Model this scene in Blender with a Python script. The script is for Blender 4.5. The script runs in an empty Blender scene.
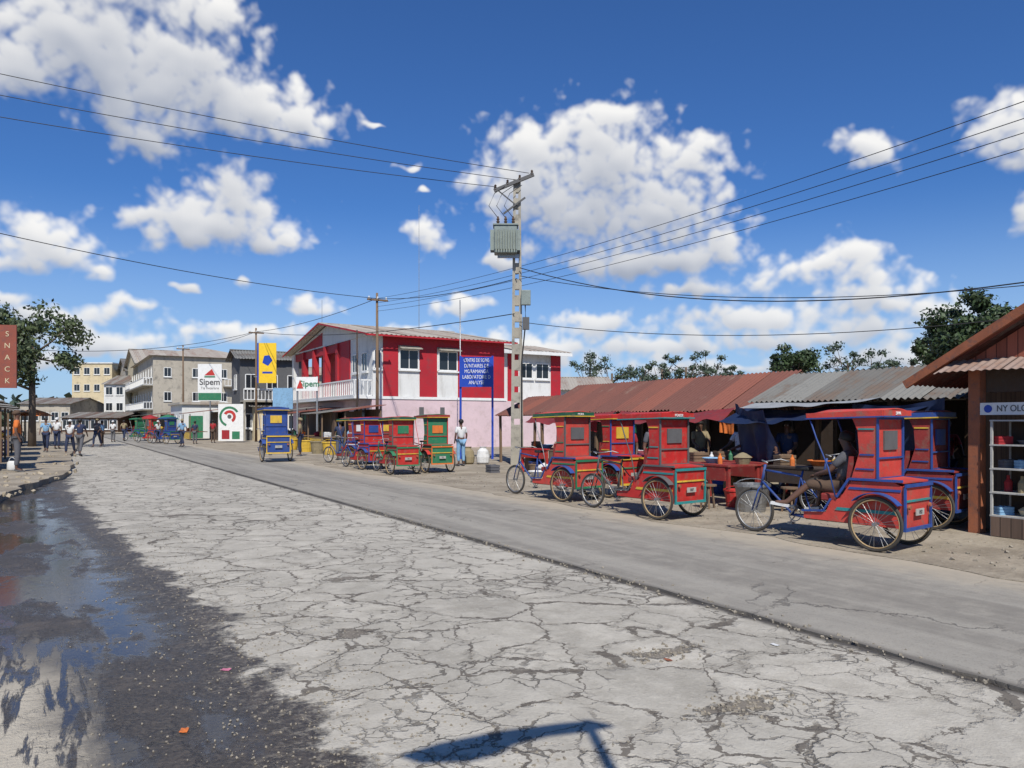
import bpy, math, random
import numpy as np
from math import sin,cos,pi,radians as R,atan,sqrt,tan
from mathutils import Vector as V, Matrix as MX, noise as MN
random.seed(7)
S=bpy.context.scene; COL=S.collection
F=770.;HY=422.;CH=1.6;TH=R(31)
def G(px,py,z=0):
    Y=(CH-z)*F/(py-HY); return V(((px-512)/F*Y,Y,z))
def W(px,Y,z=0): return V(((px-512)/F*Y,Y,z))
def Zp(py,Y): return CH+(HY-py)*Y/F
def RD(u,v,z=0): return V((-u*sin(TH)+v*cos(TH),u*cos(TH)+v*sin(TH),z))
def Pv(px,v,z=0):
    k=(px-512)/F; Y=v/(k*cos(TH)+sin(TH)); return W(px,Y,z)
# ---------------- nodes
def nd(nt,t,ins=None,**pr):
    n=nt.nodes.new(t)
    for k,v in pr.items(): setattr(n,k,v)
    for k,v in (ins or {}).items():
        if isinstance(v,bpy.types.NodeSocket): nt.links.new(v,n.inputs[k])
        else: n.inputs[k].default_value=v
    return n
def mt(nt,op,a,b=0.,c=0.,clamp=False): return nd(nt,'ShaderNodeMath',{0:a,1:b,2:c},operation=op,use_clamp=clamp).outputs[0]
def vm(nt,op,a,b=(0,0,0),c=(0,0,0)):
    n=nd(nt,'ShaderNodeVectorMath',{0:a,1:b},operation=op)
    if op=='MULTIPLY_ADD':
        if isinstance(c,bpy.types.NodeSocket): nt.links.new(c,n.inputs[2])
        else: n.inputs[2].default_value=c
    return n.outputs[1] if op=='LENGTH' else n.outputs[0]
def mx(nt,f,a,b,bt='MIX'):
    if isinstance(a,tuple): a=(*a[:3],1)
    if isinstance(b,tuple): b=(*b[:3],1)
    return nd(nt,'ShaderNodeMix',{0:f,6:a,7:b},data_type='RGBA',blend_type=bt,clamp_factor=True).outputs[2]
def sm(nt,x,a,b,c=0.,d=1.): return nd(nt,'ShaderNodeMapRange',{0:x,1:a,2:b,3:c,4:d},interpolation_type='SMOOTHSTEP').outputs[0]
def noi(nt,vec,s,det=4.,ro=.55,dis=0.):
    return nd(nt,'ShaderNodeTexNoise',{'Vector':vec,'Scale':s,'Detail':det,'Roughness':ro,'Distortion':dis})
def newmat(name):
    m=bpy.data.materials.new(name); m.use_nodes=True; nt=m.node_tree
    b=nt.nodes['Principled BSDF']; tc=nt.nodes.new('ShaderNodeTexCoord')
    return m,nt,b,tc.outputs['Object']
def bump(nt,b,h,st=.4,dist=.02):
    n=nd(nt,'ShaderNodeBump',{'Strength':st,'Distance':dist,'Height':h}); nt.links.new(n.outputs[0],b.inputs['Normal'])
MC={}
def mat(name,c,ro=.7,var=.3,sc=3.,metal=0.,bm=.25,dirt=.25,stretch=(1,1,1),dc=None):
    if name in MC: return MC[name]
    m,nt,b,oc=newmat(name)
    p=vm(nt,'MULTIPLY',oc,stretch)
    n1=noi(nt,p,sc,4.,.6).outputs[0]; n2=noi(nt,oc,sc*14,2.).outputs[0]
    f=mt(nt,'ADD',mt(nt,'MULTIPLY',n1,var*2),mt(nt,'MULTIPLY',n2,var*.6)); f=mt(nt,'ADD',f,1-var*1.3)
    col=mx(nt,1.,(*c,1),nd(nt,'ShaderNodeCombineColor',{0:f,1:f,2:f}).outputs[0],'MULTIPLY')
    if dirt: col=mx(nt,sm(nt,noi(nt,p,sc*2.3,6.,.7).outputs[0],.48,.72,0.,min(1.,dirt*2)),col,dc or tuple(.5*x*.4+.05 for x in c))
    nt.links.new(col,b.inputs['Base Color'])
    b.inputs['Metallic'].default_value=metal
    nt.links.new(mt(nt,'ADD',mt(nt,'MULTIPLY',n1,.3),ro-.15),b.inputs['Roughness'])
    if bm: bump(nt,b,n2,bm,.01)
    MC[name]=m; return m
# ---------------- mesh builder
class MB:
    def __init__(s,M=None): s.v=[];s.f=[];s.M=M
    def add(s,vs,fs):
        o=len(s.v); s.v+=[tuple(s.M@V(p)) if s.M else tuple(p) for p in vs]; s.f+=[tuple(o+i for i in f) for f in fs]; return s
    def box(s,c,d,rz=0):
        x,y,z=[a/2 for a in d]; q=MX.Rotation(rz,3,'Z')
        return s.add([V(c)+q@V((i*x,j*y,k*z)) for k in(-1,1) for j in(-1,1) for i in(-1,1)],[(0,2,3,1),(4,5,7,6),(0,1,5,4),(2,6,7,3),(0,4,6,2),(1,3,7,5)])
    def bb(s,a,b): return s.box([(p+q)/2 for p,q in zip(a,b)],[abs(p-q) for p,q in zip(a,b)])
    def bar(s,a,b,w,h=None,w2=None):
        a=V(a);b=V(b);h=h or w;d=(b-a).normalized();k=1 if w2 is None else w2/w
        u=d.cross(V((0,0,1)));u=u.normalized() if u.length>.01 else V((1,0,0)); t=u.cross(d)
        vs=[p+u*i*w/2*q+t*j*h/2*q for p,q in((a,1),(b,k)) for i,j in((-1,-1),(1,-1),(1,1),(-1,1))]
        return s.add(vs,[(0,1,2,3),(7,6,5,4)]+[(i,i+4,(i+1)%4+4,(i+1)%4) for i in range(4)])
    def tube(s,pts,r,n=8,r2=None):
        pts=[V(p) for p in pts]; L=len(pts); vs=[]
        for i,p in enumerate(pts):
            d=(pts[min(i+1,L-1)]-pts[max(i-1,0)]).normalized()
            u=d.cross(V((0,0,1)));u=u.normalized() if u.length>.02 else V((1,0,0)); t=d.cross(u)
            q=r if r2 is None else r+(r2-r)*i/(L-1)
            vs+=[p+(u*cos(2*pi*k/n)+t*sin(2*pi*k/n))*q for k in range(n)]
        fs=[(i*n+k,i*n+(k+1)%n,(i+1)*n+(k+1)%n,(i+1)*n+k) for i in range(L-1) for k in range(n)]
        fs+=[tuple(range(n))[::-1],tuple((L-1)*n+k for k in range(n))]
        return s.add(vs,fs)
    def ring(s,c,R_,r,n=32,m=8,flat=1):
        vs=[V(c)+V((r*flat*sin(2*pi*j/m),(R_+r*cos(2*pi*j/m))*cos(2*pi*i/n),(R_+r*cos(2*pi*j/m))*sin(2*pi*i/n))) for i in range(n) for j in range(m)]
        return s.add(vs,[(i*m+j,i*m+(j+1)%m,((i+1)%n)*m+(j+1)%m,((i+1)%n)*m+j) for i in range(n) for j in range(m)])
    def lathe(s,c,prof,n=14,sx=1,sy=1):
        vs=[V(c)+V((r*sx*cos(2*pi*k/n),r*sy*sin(2*pi*k/n),z)) for r,z in prof for k in range(n)]
        L=len(prof); return s.add(vs,[(i*n+k,i*n+(k+1)%n,(i+1)*n+(k+1)%n,(i+1)*n+k) for i in range(L-1) for k in range(n)]+[tuple(range(n))[::-1],tuple((L-1)*n+k for k in range(n))])
    def prism(s,pts,ex):
        n=len(pts);ex=V(ex); return s.add([V(p) for p in pts]+[V(p)+ex for p in pts],[tuple(range(n))[::-1],tuple(range(n,2*n))]+[(i,(i+1)%n,(i+1)%n+n,i+n) for i in range(n)])
    def corr(s,o,ax,ay,wd,ln,pitch=.15,amp=.02,jit=.05,seg=6):
        o=V(o);ax=V(ax).normalized();ay=V(ay).normalized();nn=ax.cross(ay).normalized()
        if nn.z<0: nn=-nn
        sw=.82;k=0
        while k*sw<wd-.05:
            w=min(sw+.06,wd-k*sw);n=max(2,int(w/pitch*seg));e0=random.uniform(-jit,jit);e1=random.uniform(-jit,jit);lift=random.uniform(0,.012)+.01*(k%2);vs=[]
            for r in(0,1):
                for i in range(n+1):
                    x=k*sw+w*i/n; vs.append(o+ax*x+ay*((ln+e1) if r else e0*.3)+nn*(amp*sin(2*pi*x/pitch)+lift+(e1*.15 if r else 0)))
            s.add(vs,[(i,i+1,n+2+i,n+1+i) for i in range(n)]); k+=1
        return s
    def build(s,name,m,parent=None,smooth=False,bev=0,loc=None):
        me=bpy.data.meshes.new(name); me.from_pydata(s.v,[],s.f); me.update()
        if smooth: me.polygons.foreach_set('use_smooth',[True]*len(me.polygons))
        if m: me.materials.append(m)
        o=bpy.data.objects.new(name,me); COL.objects.link(o)
        if parent: o.parent=parent
        if loc is not None: o.location=loc
        if bev: b=o.modifiers.new('bevel','BEVEL'); b.width=bev; b.segments=2; b.limit_method='ANGLE'
        return o
def tag(o,label,cat=None,group=None,kind=None):
    if label: o['label']=label
    if cat: o['category']=cat
    if group: o['group']=group
    if kind: o['kind']=kind
    return o
def thing(name,label,cat,loc,rz=0,group=None):
    o=bpy.data.objects.new(name,None); COL.objects.link(o); o.location=loc; o.rotation_euler=(0,0,rz); return tag(o,label,cat,group)
def text(s,size,m,parent,loc,rot=(pi/2,0,0),name='lettering',sx=1,bold=0):
    c=bpy.data.curves.new(name,'FONT'); c.body=s; c.size=size; c.align_x='CENTER'; c.align_y='CENTER'; c.extrude=.003; c.offset=bold
    t=bpy.data.objects.new(name,c); me=bpy.data.meshes.new_from_object(t); bpy.data.objects.remove(t)
    me.materials.clear(); me.materials.append(m)
    o=bpy.data.objects.new(name,me); COL.objects.link(o); o.parent=parent; o.location=loc; o.rotation_euler=rot; o.scale=(sx,1,1); return o
# ---------------- world: sky texture with a cloud field computed here (az/el map)
SE=R(48); sd=V((.1,-1,0)).normalized()*cos(SE)+V((0,0,sin(SE)))
def ang(px,py): return math.degrees(atan((px-512)/F)),math.degrees(atan((HY-py)/sqrt(F*F+(px-512)**2)))
CL=[(60,30,92,58),(165,95,90,56),(20,70,54,40),(205,10,56,40),(110,60,95,64),(258,108,74,40),(300,128,44,22),(190,70,64,54),(150,138,44,26),(110,-20,110,40),
 (225,228,92,34),(232,195,46,34),(285,247,36,15),(152,214,36,13),(195,220,54,30),(45,255,68,26),(30,240,44,26),(95,272,20,9),
 (520,180,62,52),(600,165,78,60),(655,210,92,62),(580,220,90,52),(712,247,46,30),(640,262,85,26),(600,125,46,28),(680,155,50,28),(540,145,42,28),(500,262,30,10),
 (873,155,38,22),(862,146,30,17),(1008,130,48,38),(1030,150,60,36),(430,238,21,23),(422,225,16,13),(1030,218,24,26),
 (310,303,34,11),(60,318,66,17),(130,307,38,11),(460,307,36,14),(590,329,54,15),(825,270,80,26),(850,255,42,16),(870,302,78,25),(740,320,98,20),(660,347,100,17),(950,314,66,17),(400,332,64,10),(100,345,100,15),(820,337,155,18),(535,352,90,17),(900,357,125,14),(700,370,145,10),(250,286,14,6),(350,350,64,10),(405,165,20,6),(375,130,14,4),(420,190,14,4),(190,286,14,6),(5,303,34,16),(690,292,52,12),(240,335,90,13),(40,365,95,13),(980,340,62,18),(-120,200,80,40),(-200,100,90,60),(1200,250,90,40),(1300,120,110,60)]
rng=np.random.default_rng(11); CW,CHT=2000,960
A,E_=np.meshgrid(np.linspace(-50,50,CW),np.linspace(-2,46,CHT))
GT=rng.random((256,256))*2*np.pi
def perl(x,y):
    xi=np.floor(x).astype(int);yi=np.floor(y).astype(int);xf=x-xi;yf=y-yi
    u=xf**3*(xf*(xf*6-15)+10);v=yf**3*(yf*(yf*6-15)+10)
    def g(i,j): t=GT[(xi+i)%256,(yi+j)%256]; return np.cos(t)*(xf-i)+np.sin(t)*(yf-j)
    a=g(0,0)*(1-u)+g(1,0)*u; b=g(0,1)*(1-u)+g(1,1)*u; return a*(1-v)+b*v
w1=perl(A*.18+9,E_*.22+3);w2=perl(A*.2+40,E_*.2+60);w3=perl(A*.7+19,E_*.8+33);w4=perl(A*.7+70,E_*.8+20)
A2=A+w1*1.4+w3*.7;E2=E_+w2*1.+w4*.6
acc=np.zeros_like(A)
for (px,py,hw,hh) in CL:
    a0,e0=ang(px,py);a1,_=ang(px+hw,py);_,e1=ang(px,py-hh)
    dx=(A2-a0)/max(abs(a1-a0),.2);dy=(E2-e0)/max(abs(e1-e0),.15);dy=np.where(dy<0,-dy*1.35,dy)
    acc+=np.exp(-4.5*np.sqrt(dx*dx+dy*dy))
L_=-np.log(acc+1e-9)/4.5
Bl=np.zeros_like(A);am=1.;fr=.42;tot=0
for o_ in range(7):
    Bl+=am*np.abs(perl(A*fr+o_*17,E_*fr*1.15+o_*31))*2;tot+=am;am*=.50;fr*=2.03
Bl/=tot
fb=sum(perl(A*f_+5*f_,E_*f_*1.3)*a_ for f_,a_ in((.9,1.),(1.9,.55),(4.1,.28),(8.3,.14),(16.,.07)))
Dn=1.10-L_+(Bl-.38)*1.15+fb*.22
def bl(a,k):
    for _ in range(2):
        a=(np.roll(a,k,0)+np.roll(a,-k,0)+a)/3; a=(np.roll(a,k,1)+np.roll(a,-k,1)+a)/3
    return a
Dc=np.clip(Dn,0,2.); Hh=np.sqrt(Dc+.03)
Hs=.5*bl(bl(bl(Hh,1),2),4)+.5*bl(bl(bl(Hh,4),7),10); gy,gx=np.gradient(Hs); kk=22.
nx=-gx*kk;ny=-gy*kk; ln=np.sqrt(nx*nx+ny*ny+1); lam=(nx*.15+ny*.70+.68)/ln
occ=np.zeros_like(A)
for s_ in(10,22,38,58,82,110): occ+=np.clip(np.roll(Dn,-s_,0),0,.9)
occ/=6; occ=bl(bl(occ,5),11); shade=np.clip(.12+.72*lam+.36-.84*occ+.02*fb,0,1)
al=np.clip(bl(Dn,1)/.80,0,1);al=al*al*(3-2*al)
img=bpy.data.images.new('cloud_field',CW,CHT,alpha=False); img.colorspace_settings.name='Non-Color'
pix=np.ones((CHT,CW,4),dtype=np.float32);pix[...,0]=shade;pix[...,1]=al;pix[...,2]=0
for k in range(20): pix[:,[k,-1-k],1]*=k/20; pix[-1-k,:,1]*=k/20; pix[k,:,1]*=k/20
img.pixels.foreach_set(pix.ravel()); img.update(); img.pack()
w=bpy.data.worlds.new('World'); S.world=w; w.use_nodes=True; nt=w.node_tree
bg=nt.nodes['Background']; bg.inputs[1].default_value=.1
sky=nd(nt,'ShaderNodeTexSky',sky_type='NISHITA',sun_disc=False,sun_elevation=SE,sun_rotation=R(174),air_density=1.,dust_density=.3,ozone_density=2.5)
gen=nt.nodes.new('ShaderNodeTexCoord').outputs['Generated']
sp=nd(nt,'ShaderNodeSeparateXYZ',{0:gen})
az=mt(nt,'MULTIPLY',mt(nt,'ARCTAN2',sp.outputs[0],sp.outputs[1]),57.2958); el=mt(nt,'MULTIPLY',mt(nt,'ARCSINE',sp.outputs[2]),57.2958)
uv=nd(nt,'ShaderNodeCombineXYZ',{0:mt(nt,'DIVIDE',mt(nt,'ADD',az,50.),100.),1:mt(nt,'DIVIDE',mt(nt,'ADD',el,2.),48.)}).outputs[0]
it=nd(nt,'ShaderNodeTexImage',{0:uv},image=img,extension='CLIP',interpolation='Linear')
cs=nd(nt,'ShaderNodeSeparateColor',{0:it.outputs[0]})
cc=mx(nt,cs.outputs[0],(2.9,3.4,4.5),(9.6,9.5,9.3)); cc=mx(nt,sm(nt,el,0.,12.,.25,0.),cc,(7.4,8.1,9.0))
skc=mx(nt,1.,sky.outputs[0],(.37,.66,1.08),'MULTIPLY')
skc=mx(nt,sm(nt,el,0.,16.,.66,0.),skc,(4.7,6.4,8.6))
nt.links.new(mx(nt,mt(nt,'MULTIPLY',cs.outputs[1],.97),skc,cc),bg.inputs[0])
sl=bpy.data.lights.new('sun','SUN'); sl.energy=4.9; sl.angle=R(.53); sl.color=(1,.955,.885); so=bpy.data.objects.new('sun',sl); COL.objects.link(so); so.rotation_euler=(-sd).to_track_quat('-Z','Y').to_euler()
cam=bpy.data.cameras.new('camera'); co=bpy.data.objects.new('camera',cam); COL.objects.link(co); co.location=(0,0,CH); co.rotation_euler=(pi/2,0,0)
cam.lens=36*F/1024; cam.shift_y=(HY-384)/1024; cam.clip_end=6000; cam.clip_start=.05; S.camera=co
S.view_settings.view_transform='Standard'; S.view_settings.look='None'; S.view_settings.exposure=0
# ---------------- ground materials
def road_mat():
    m,nt,b,oc=newmat('cracked_concrete'); s=nd(nt,'ShaderNodeSeparateXYZ',{0:oc}); v,u=s.outputs[0],s.outputs[1]
    med=noi(nt,oc,4.,7.,.68).outputs[0]; fine=noi(nt,oc,42.,4.,.75).outputs[0]
    wp=vm(nt,'MULTIPLY_ADD',noi(nt,oc,1.9,4.,.6).outputs['Color'],(.55,.55,0),oc)
    wp=vm(nt,'MULTIPLY_ADD',noi(nt,oc,12.,4.,.75).outputs['Color'],(.11,.11,0),wp)
    def cr(sc): return nd(nt,'ShaderNodeTexVoronoi',{'Vector':wp,'Scale':sc},feature='DISTANCE_TO_EDGE').outputs[0]
    def cell(sc): return nd(nt,'ShaderNodeSeparateColor',{0:nd(nt,'ShaderNodeTexVoronoi',{'Vector':wp,'Scale':sc}).outputs['Color']}).outputs[0]
    msk=noi(nt,oc,.7,5.,.65).outputs[0]; msk2=noi(nt,vm(nt,'ADD',oc,(7,3,0)),1.1,6.,.7).outputs[0]
    c1=mt(nt,'MULTIPLY',mt(nt,'LESS_THAN',cr(1.5),mt(nt,'MULTIPLY',sm(nt,med,.34,.72),.034)),sm(nt,msk2,.34,.46))
    c2=mt(nt,'MULTIPLY',sm(nt,mt(nt,'SUBTRACT',cr(3.4),mt(nt,'MULTIPLY',sm(nt,med,.5,.75),.06)),.0,.026,.9,0.),sm(nt,msk,.46,.57))
    c3=mt(nt,'MULTIPLY',sm(nt,cr(9.),.01,.08,.6,0.),sm(nt,msk2,.56,.65))
    ck=mt(nt,'MAXIMUM',mt(nt,'MAXIMUM',c1,c2),c3)
    crumb=mt(nt,'MULTIPLY',sm(nt,cr(1.5),.02,.11,1.,0.),sm(nt,noi(nt,oc,7.,5.,.7).outputs[0],.52,.60))
    hn=noi(nt,oc,1.7,7.,.66).outputs[0]
    hole=sm(nt,mt(nt,'ADD',mt(nt,'MULTIPLY',hn,.75),mt(nt,'MULTIPLY',noi(nt,oc,.33,2.).outputs[0],.3)),.665,.69)
    for hv,hu,sx in((3.36,3.05,2.6),(3.65,4.05,3.),(2.0,5.6,3.4),(2.7,7.6,3.)):
        d=vm(nt,'LENGTH',vm(nt,'MULTIPLY',vm(nt,'SUBTRACT',wp,(hv+.33,hu+.33,0)),(1.,sx,0)))
        hole=mt(nt,'MAXIMUM',hole,sm(nt,mt(nt,'ADD',d,mt(nt,'MULTIPLY',mt(nt,'SUBTRACT',med,.5),1.3)),.20,.27,1.,0.))
    big=noi(nt,oc,.3,3.).outputs[0]; stre=noi(nt,vm(nt,'MULTIPLY',oc,(1.6,.12,1)),1.,5.,.6).outputs[0]
    c=mx(nt,sm(nt,med,.3,.7),(.355,.325,.265),(.49,.455,.38)); c=mx(nt,sm(nt,stre,.44,.66,0.,.35),c,(.31,.285,.235))
    tone=mt(nt,'ADD',.86,mt(nt,'ADD',mt(nt,'MULTIPLY',cell(1.5),.16),mt(nt,'MULTIPLY',cell(3.4),.12)))
    c=mx(nt,1.,c,nd(nt,'ShaderNodeCombineColor',{0:tone,1:tone,2:tone}).outputs[0],'MULTIPLY')
    c=mx(nt,sm(nt,fine,.48,.74,0.,.5),c,(.21,.185,.145)); c=mx(nt,sm(nt,noi(nt,oc,18.,5.,.7).outputs[0],.52,.68,0.,.35),c,(.55,.51,.425)); c=mx(nt,sm(nt,big,.45,.62,0.,.35),c,(.49,.455,.38))
    c=mx(nt,mt(nt,'MULTIPLY',crumb,.35),c,(.20,.17,.13)); c=mx(nt,mt(nt,'MULTIPLY',ck,.8),c,(.085,.068,.05)); c=mx(nt,mt(nt,'MULTIPLY',hole,.8),c,(.13,.108,.082))
    spk=nd(nt,'ShaderNodeTexVoronoi',{'Vector':oc,'Scale':45.})
    c=mx(nt,mt(nt,'MULTIPLY',hole,sm(nt,spk.outputs[0],.2,.35,.7,0.)),c,(.38,.34,.27))
    c=mx(nt,sm(nt,mt(nt,'ADD',v,mt(nt,'MULTIPLY',med,.14)),4.88,4.98,0.,.9),c,(.045,.038,.032))
    edge=nd(nt,'ShaderNodeMapRange',{0:u,1:6.,2:18.,3:1.25,4:.45}).outputs[0]
    n3=noi(nt,oc,1.3,9.,.72).outputs[0]
    t=mt(nt,'ADD',mt(nt,'SUBTRACT',edge,v),mt(nt,'MULTIPLY',mt(nt,'SUBTRACT',n3,.5),1.5))
    wet=sm(nt,t,-.08,.06); far=sm(nt,u,24.,46.,1.,.4); wet=mt(nt,'MULTIPLY',wet,far)
    wf=noi(nt,oc,32.,5.,.75).outputs[0]
    wc=mx(nt,sm(nt,wf,.35,.7),(.038,.032,.026),(.105,.088,.068))
    wc=mx(nt,sm(nt,noi(nt,oc,2.2,8.,.75).outputs[0],.50,.66,0.,.5),wc,(.15,.12,.088))
    stn=noi(nt,vm(nt,'MULTIPLY',oc,(7.,.8,1)),1.,6.,.68,.4).outputs[0]
    reg=mt(nt,'MULTIPLY',sm(nt,u,5.2,7.2,1.,0.),sm(nt,mt(nt,'ADD',v,mt(nt,'MULTIPLY',n3,.8)),.25,.8,1.,0.))
    dry=mt(nt,'MULTIPLY',sm(nt,mt(nt,'ADD',stn,mt(nt,'MULTIPLY',reg,.07)),.49,.55),reg); wc=mx(nt,dry,wc,(.46,.41,.32))
    ed=sm(nt,t,.03,.55,1.,0.); gv=sm(nt,noi(nt,oc,14.,6.,.75).outputs[0],.50,.60); wc=mx(nt,mt(nt,'MULTIPLY',mt(nt,'MULTIPLY',ed,gv),.6),wc,(.32,.28,.215))
    pn=noi(nt,vm(nt,'MULTIPLY',vm(nt,'ADD',oc,(3.3,1.5,0)),(1.3,.5,1)),1.1,6.,.62).outputs[0]
    pud=mt(nt,'MULTIPLY',sm(nt,pn,.42,.50),mt(nt,'MULTIPLY',sm(nt,t,.25,.6),mt(nt,'SUBTRACT',1.,dry)))
    wc=mx(nt,mt(nt,'MULTIPLY',pud,.65),wc,(.03,.028,.027))
    c=mx(nt,wet,c,wc); nt.links.new(c,b.inputs['Base Color'])
    wr=mt(nt,'ADD',.46,mt(nt,'MULTIPLY',dry,.42)); wr=mt(nt,'ADD',mt(nt,'MULTIPLY',pud,-.37),wr)
    r=mt(nt,'ADD',mt(nt,'MULTIPLY',wet,mt(nt,'SUBTRACT',wr,.9)),.9); nt.links.new(r,b.inputs['Roughness'])
    h=mt(nt,'SUBTRACT',mt(nt,'MULTIPLY',fine,.28),mt(nt,'MULTIPLY',ck,.7)); h=mt(nt,'ADD',h,mt(nt,'MULTIPLY',med,.6)); h=mt(nt,'SUBTRACT',h,mt(nt,'MULTIPLY',hole,1.)); h=mt(nt,'SUBTRACT',h,mt(nt,'MULTIPLY',crumb,.3)); h=mt(nt,'ADD',h,mt(nt,'MULTIPLY',cell(1.5),.25))
    h=mt(nt,'ADD',h,mt(nt,'MULTIPLY',wet,mt(nt,'SUBTRACT',mt(nt,'MULTIPLY',wf,.4),.6)))
    h=mt(nt,'MULTIPLY',h,mt(nt,'SUBTRACT',1.,mt(nt,'MULTIPLY',mt(nt,'MULTIPLY',pud,wet),.96))); bump(nt,b,h,.85,.03); return m
def asph_mat():
    m,nt,b,oc=newmat('worn_asphalt'); fine=noi(nt,oc,70.,4.,.7).outputs[0]; med=noi(nt,oc,3.,7.,.65).outputs[0]
    st=noi(nt,vm(nt,'MULTIPLY',oc,(2.2,.10,1)),1.,6.,.6).outputs[0]
    c=mx(nt,sm(nt,st,.35,.65),(.215,.197,.165),(.315,.292,.245)); c=mx(nt,sm(nt,med,.42,.7,0.,.5),c,(.37,.34,.28)); c=mx(nt,sm(nt,fine,.5,.75,0.,.5),c,(.12,.108,.088))
    c=mx(nt,sm(nt,noi(nt,oc,22.,5.,.75).outputs[0],.55,.68,0.,.4),c,(.14,.125,.10))
    wp=vm(nt,'MULTIPLY_ADD',noi(nt,oc,1.6,6.,.65).outputs['Color'],(1.1,1.1,0),oc)
    d=nd(nt,'ShaderNodeTexVoronoi',{'Vector':wp,'Scale':.55},feature='DISTANCE_TO_EDGE').outputs[0]
    ck=mt(nt,'MULTIPLY',sm(nt,d,.002,.010,.6,0.),sm(nt,noi(nt,oc,.4,3.).outputs[0],.46,.58)); c=mx(nt,ck,c,(.07,.06,.05))
    s=nd(nt,'ShaderNodeSeparateXYZ',{0:oc}); vv=mt(nt,'ADD',s.outputs[0],mt(nt,'MULTIPLY',med,1.2))
    c=mx(nt,sm(nt,vv,8.0,9.1),c,(.40,.345,.26)); c=mx(nt,sm(nt,s.outputs[0],5.0,5.10,.6,0.),c,(.07,.06,.05))
    nt.links.new(c,b.inputs['Base Color']); b.inputs['Roughness'].default_value=.88
    bump(nt,b,mt(nt,'SUBTRACT',mt(nt,'ADD',mt(nt,'MULTIPLY',fine,.25),mt(nt,'MULTIPLY',med,.4)),ck),.7,.02); return m
def dirt_mat(name,a,b2,k=1.):
    m,nt,b,oc=newmat(name); n1=noi(nt,oc,.9,8.,.65).outputs[0]; n2=noi(nt,oc,14.,6.,.7).outputs[0]; n3=noi(nt,oc,60.,3.).outputs[0]
    c=mx(nt,sm(nt,n1,.35,.65),a,b2); c=mx(nt,sm(nt,n2,.5,.72,0.,.6),c,tuple(x*.5 for x in a)); 
    vo=nd(nt,'ShaderNodeTexVoronoi',{'Vector':oc,'Scale':9.}); c=mx(nt,mt(nt,'MULTIPLY',sm(nt,vo.outputs[0],.1,.2,.8,0.),sm(nt,n2,.5,.55)),c,(.45,.41,.33))
    nt.links.new(c,b.inputs['Base Color']); b.inputs['Roughness'].default_value=.95
    bump(nt,b,mt(nt,'ADD',mt(nt,'ADD',mt(nt,'MULTIPLY',n2,.5),n1),mt(nt,'MULTIPLY',n3,.1)),.8,.06*k); return m
def strip(name,m,left,right,z,u0,u1,n,parent=None,skirt=0):
    mb=MB(); vs=[];us=[u0+(u1-u0)*(i/n)**2.2 for i in range(n+1)]
    for u in us: vs+=[(left(u),u,z),(right(u),u,z)]
    fs=[(2*i,2*i+1,2*i+3,2*i+2) for i in range(n)]
    if skirt:
        o=len(vs)
        for u in us: vs+=[(left(u),u,z-skirt),(right(u),u,z-skirt)]
        fs+=[(2*i+2,2*i,o+2*i,o+2*i+2)[::-1] for i in range(n)]+[(2*i+1,2*i+3,o+2*i+3,o+2*i+1)[::-1] for i in range(n)]
    mb.add(vs,fs); o=mb.build(name,m); o.rotation_euler=(0,0,TH); return tag(o,None,None,None,'structure')
nz=lambda a,b=0,c=0:MN.noise(V((a,b,c)))
dirt=dirt_mat('roadside_dirt',(.24,.20,.145),(.39,.335,.25)); dirt2=dirt_mat('trodden_earth',(.17,.14,.10),(.29,.24,.18))
o=MB().add([(-2500,-300,-.06),(2500,-300,-.06),(2500,4000,-.06),(-2500,4000,-.06)],[(0,1,2,3)]).build('ground',dirt2); tag(o,None,kind='structure')
RM=road_mat(); AM=asph_mat()
strip('road',RM,lambda u:-45.,lambda u:4.93+.07*nz(u*1.7)+.06*nz(u*6,3),0,-12,260,700,skirt=.05)
strip('asphalt_lane',AM,lambda u:4.99+.05*nz(u*1.9,7)+.035*nz(u*7,5),lambda u:8.9+.4*nz(u*.5,9),.004,-12,260,600,skirt=.05)
strip('roadside_verge',dirt,lambda u:8.45+.35*nz(u*.6,2)+.12*nz(u*2.5,4),lambda u:60.,.012,-12,260,400,skirt=.03)
pts=[G(-160,560),G(-60,528),G(0,503),G(25,490),G(48,484),G(66,478),G(73,468),G(70,459),G(74,452),G(80,446),G(92,440),G(98,434)]
pp=[]
for i in range(len(pts)-1):
    for k in range(5):
        q=pts[i].lerp(pts[i+1],k/5); q+=V((nz(q.y*1.1,1)*.25,nz(q.y*2,4)*.1,0)); pp.append(q)
pp=[V((p.x,p.y,.14)) for p in pp]+[V((-75,300,.14)),V((-400,300,.14)),V((-400,0,.14))]
mb=MB(); mb.prism([p-V((0,0,.2)) for p in pp],(0,0,.2)); tag(mb.build('left_bank',dirt),None,kind='structure')
mb=MB()
def stone(mb,p,s):
    q=MX.Rotation(random.uniform(0,6),3,V((random.random(),random.random(),.5+random.random())).normalized())
    mb.add([V(p)+q@V((i*s*random.uniform(.3,.6),j*s*random.uniform(.3,.5),k*s*random.uniform(.2,.4))) for k in(-1,1) for j in(-1,1) for i in(-1,1)],[(0,2,3,1),(4,5,7,6),(0,1,5,4),(2,6,7,3),(0,4,6,2),(1,3,7,5)])
for i in range(2200):
    u=3.+random.random()**2*10; stone(mb,RD(u,random.gauss(1.2,.5)-max(0,(u-6)*.06),.002),random.uniform(.004,.014))
for i in range(700):
    u=random.uniform(3,30); stone(mb,RD(u,8.9+abs(random.gauss(0,1.2)),.016),random.uniform(.015,.05))
for i in range(350):
    u=random.uniform(2.5,14); stone(mb,RD(u,4.95+random.gauss(0,.09),.008),random.uniform(.008,.025))
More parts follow.
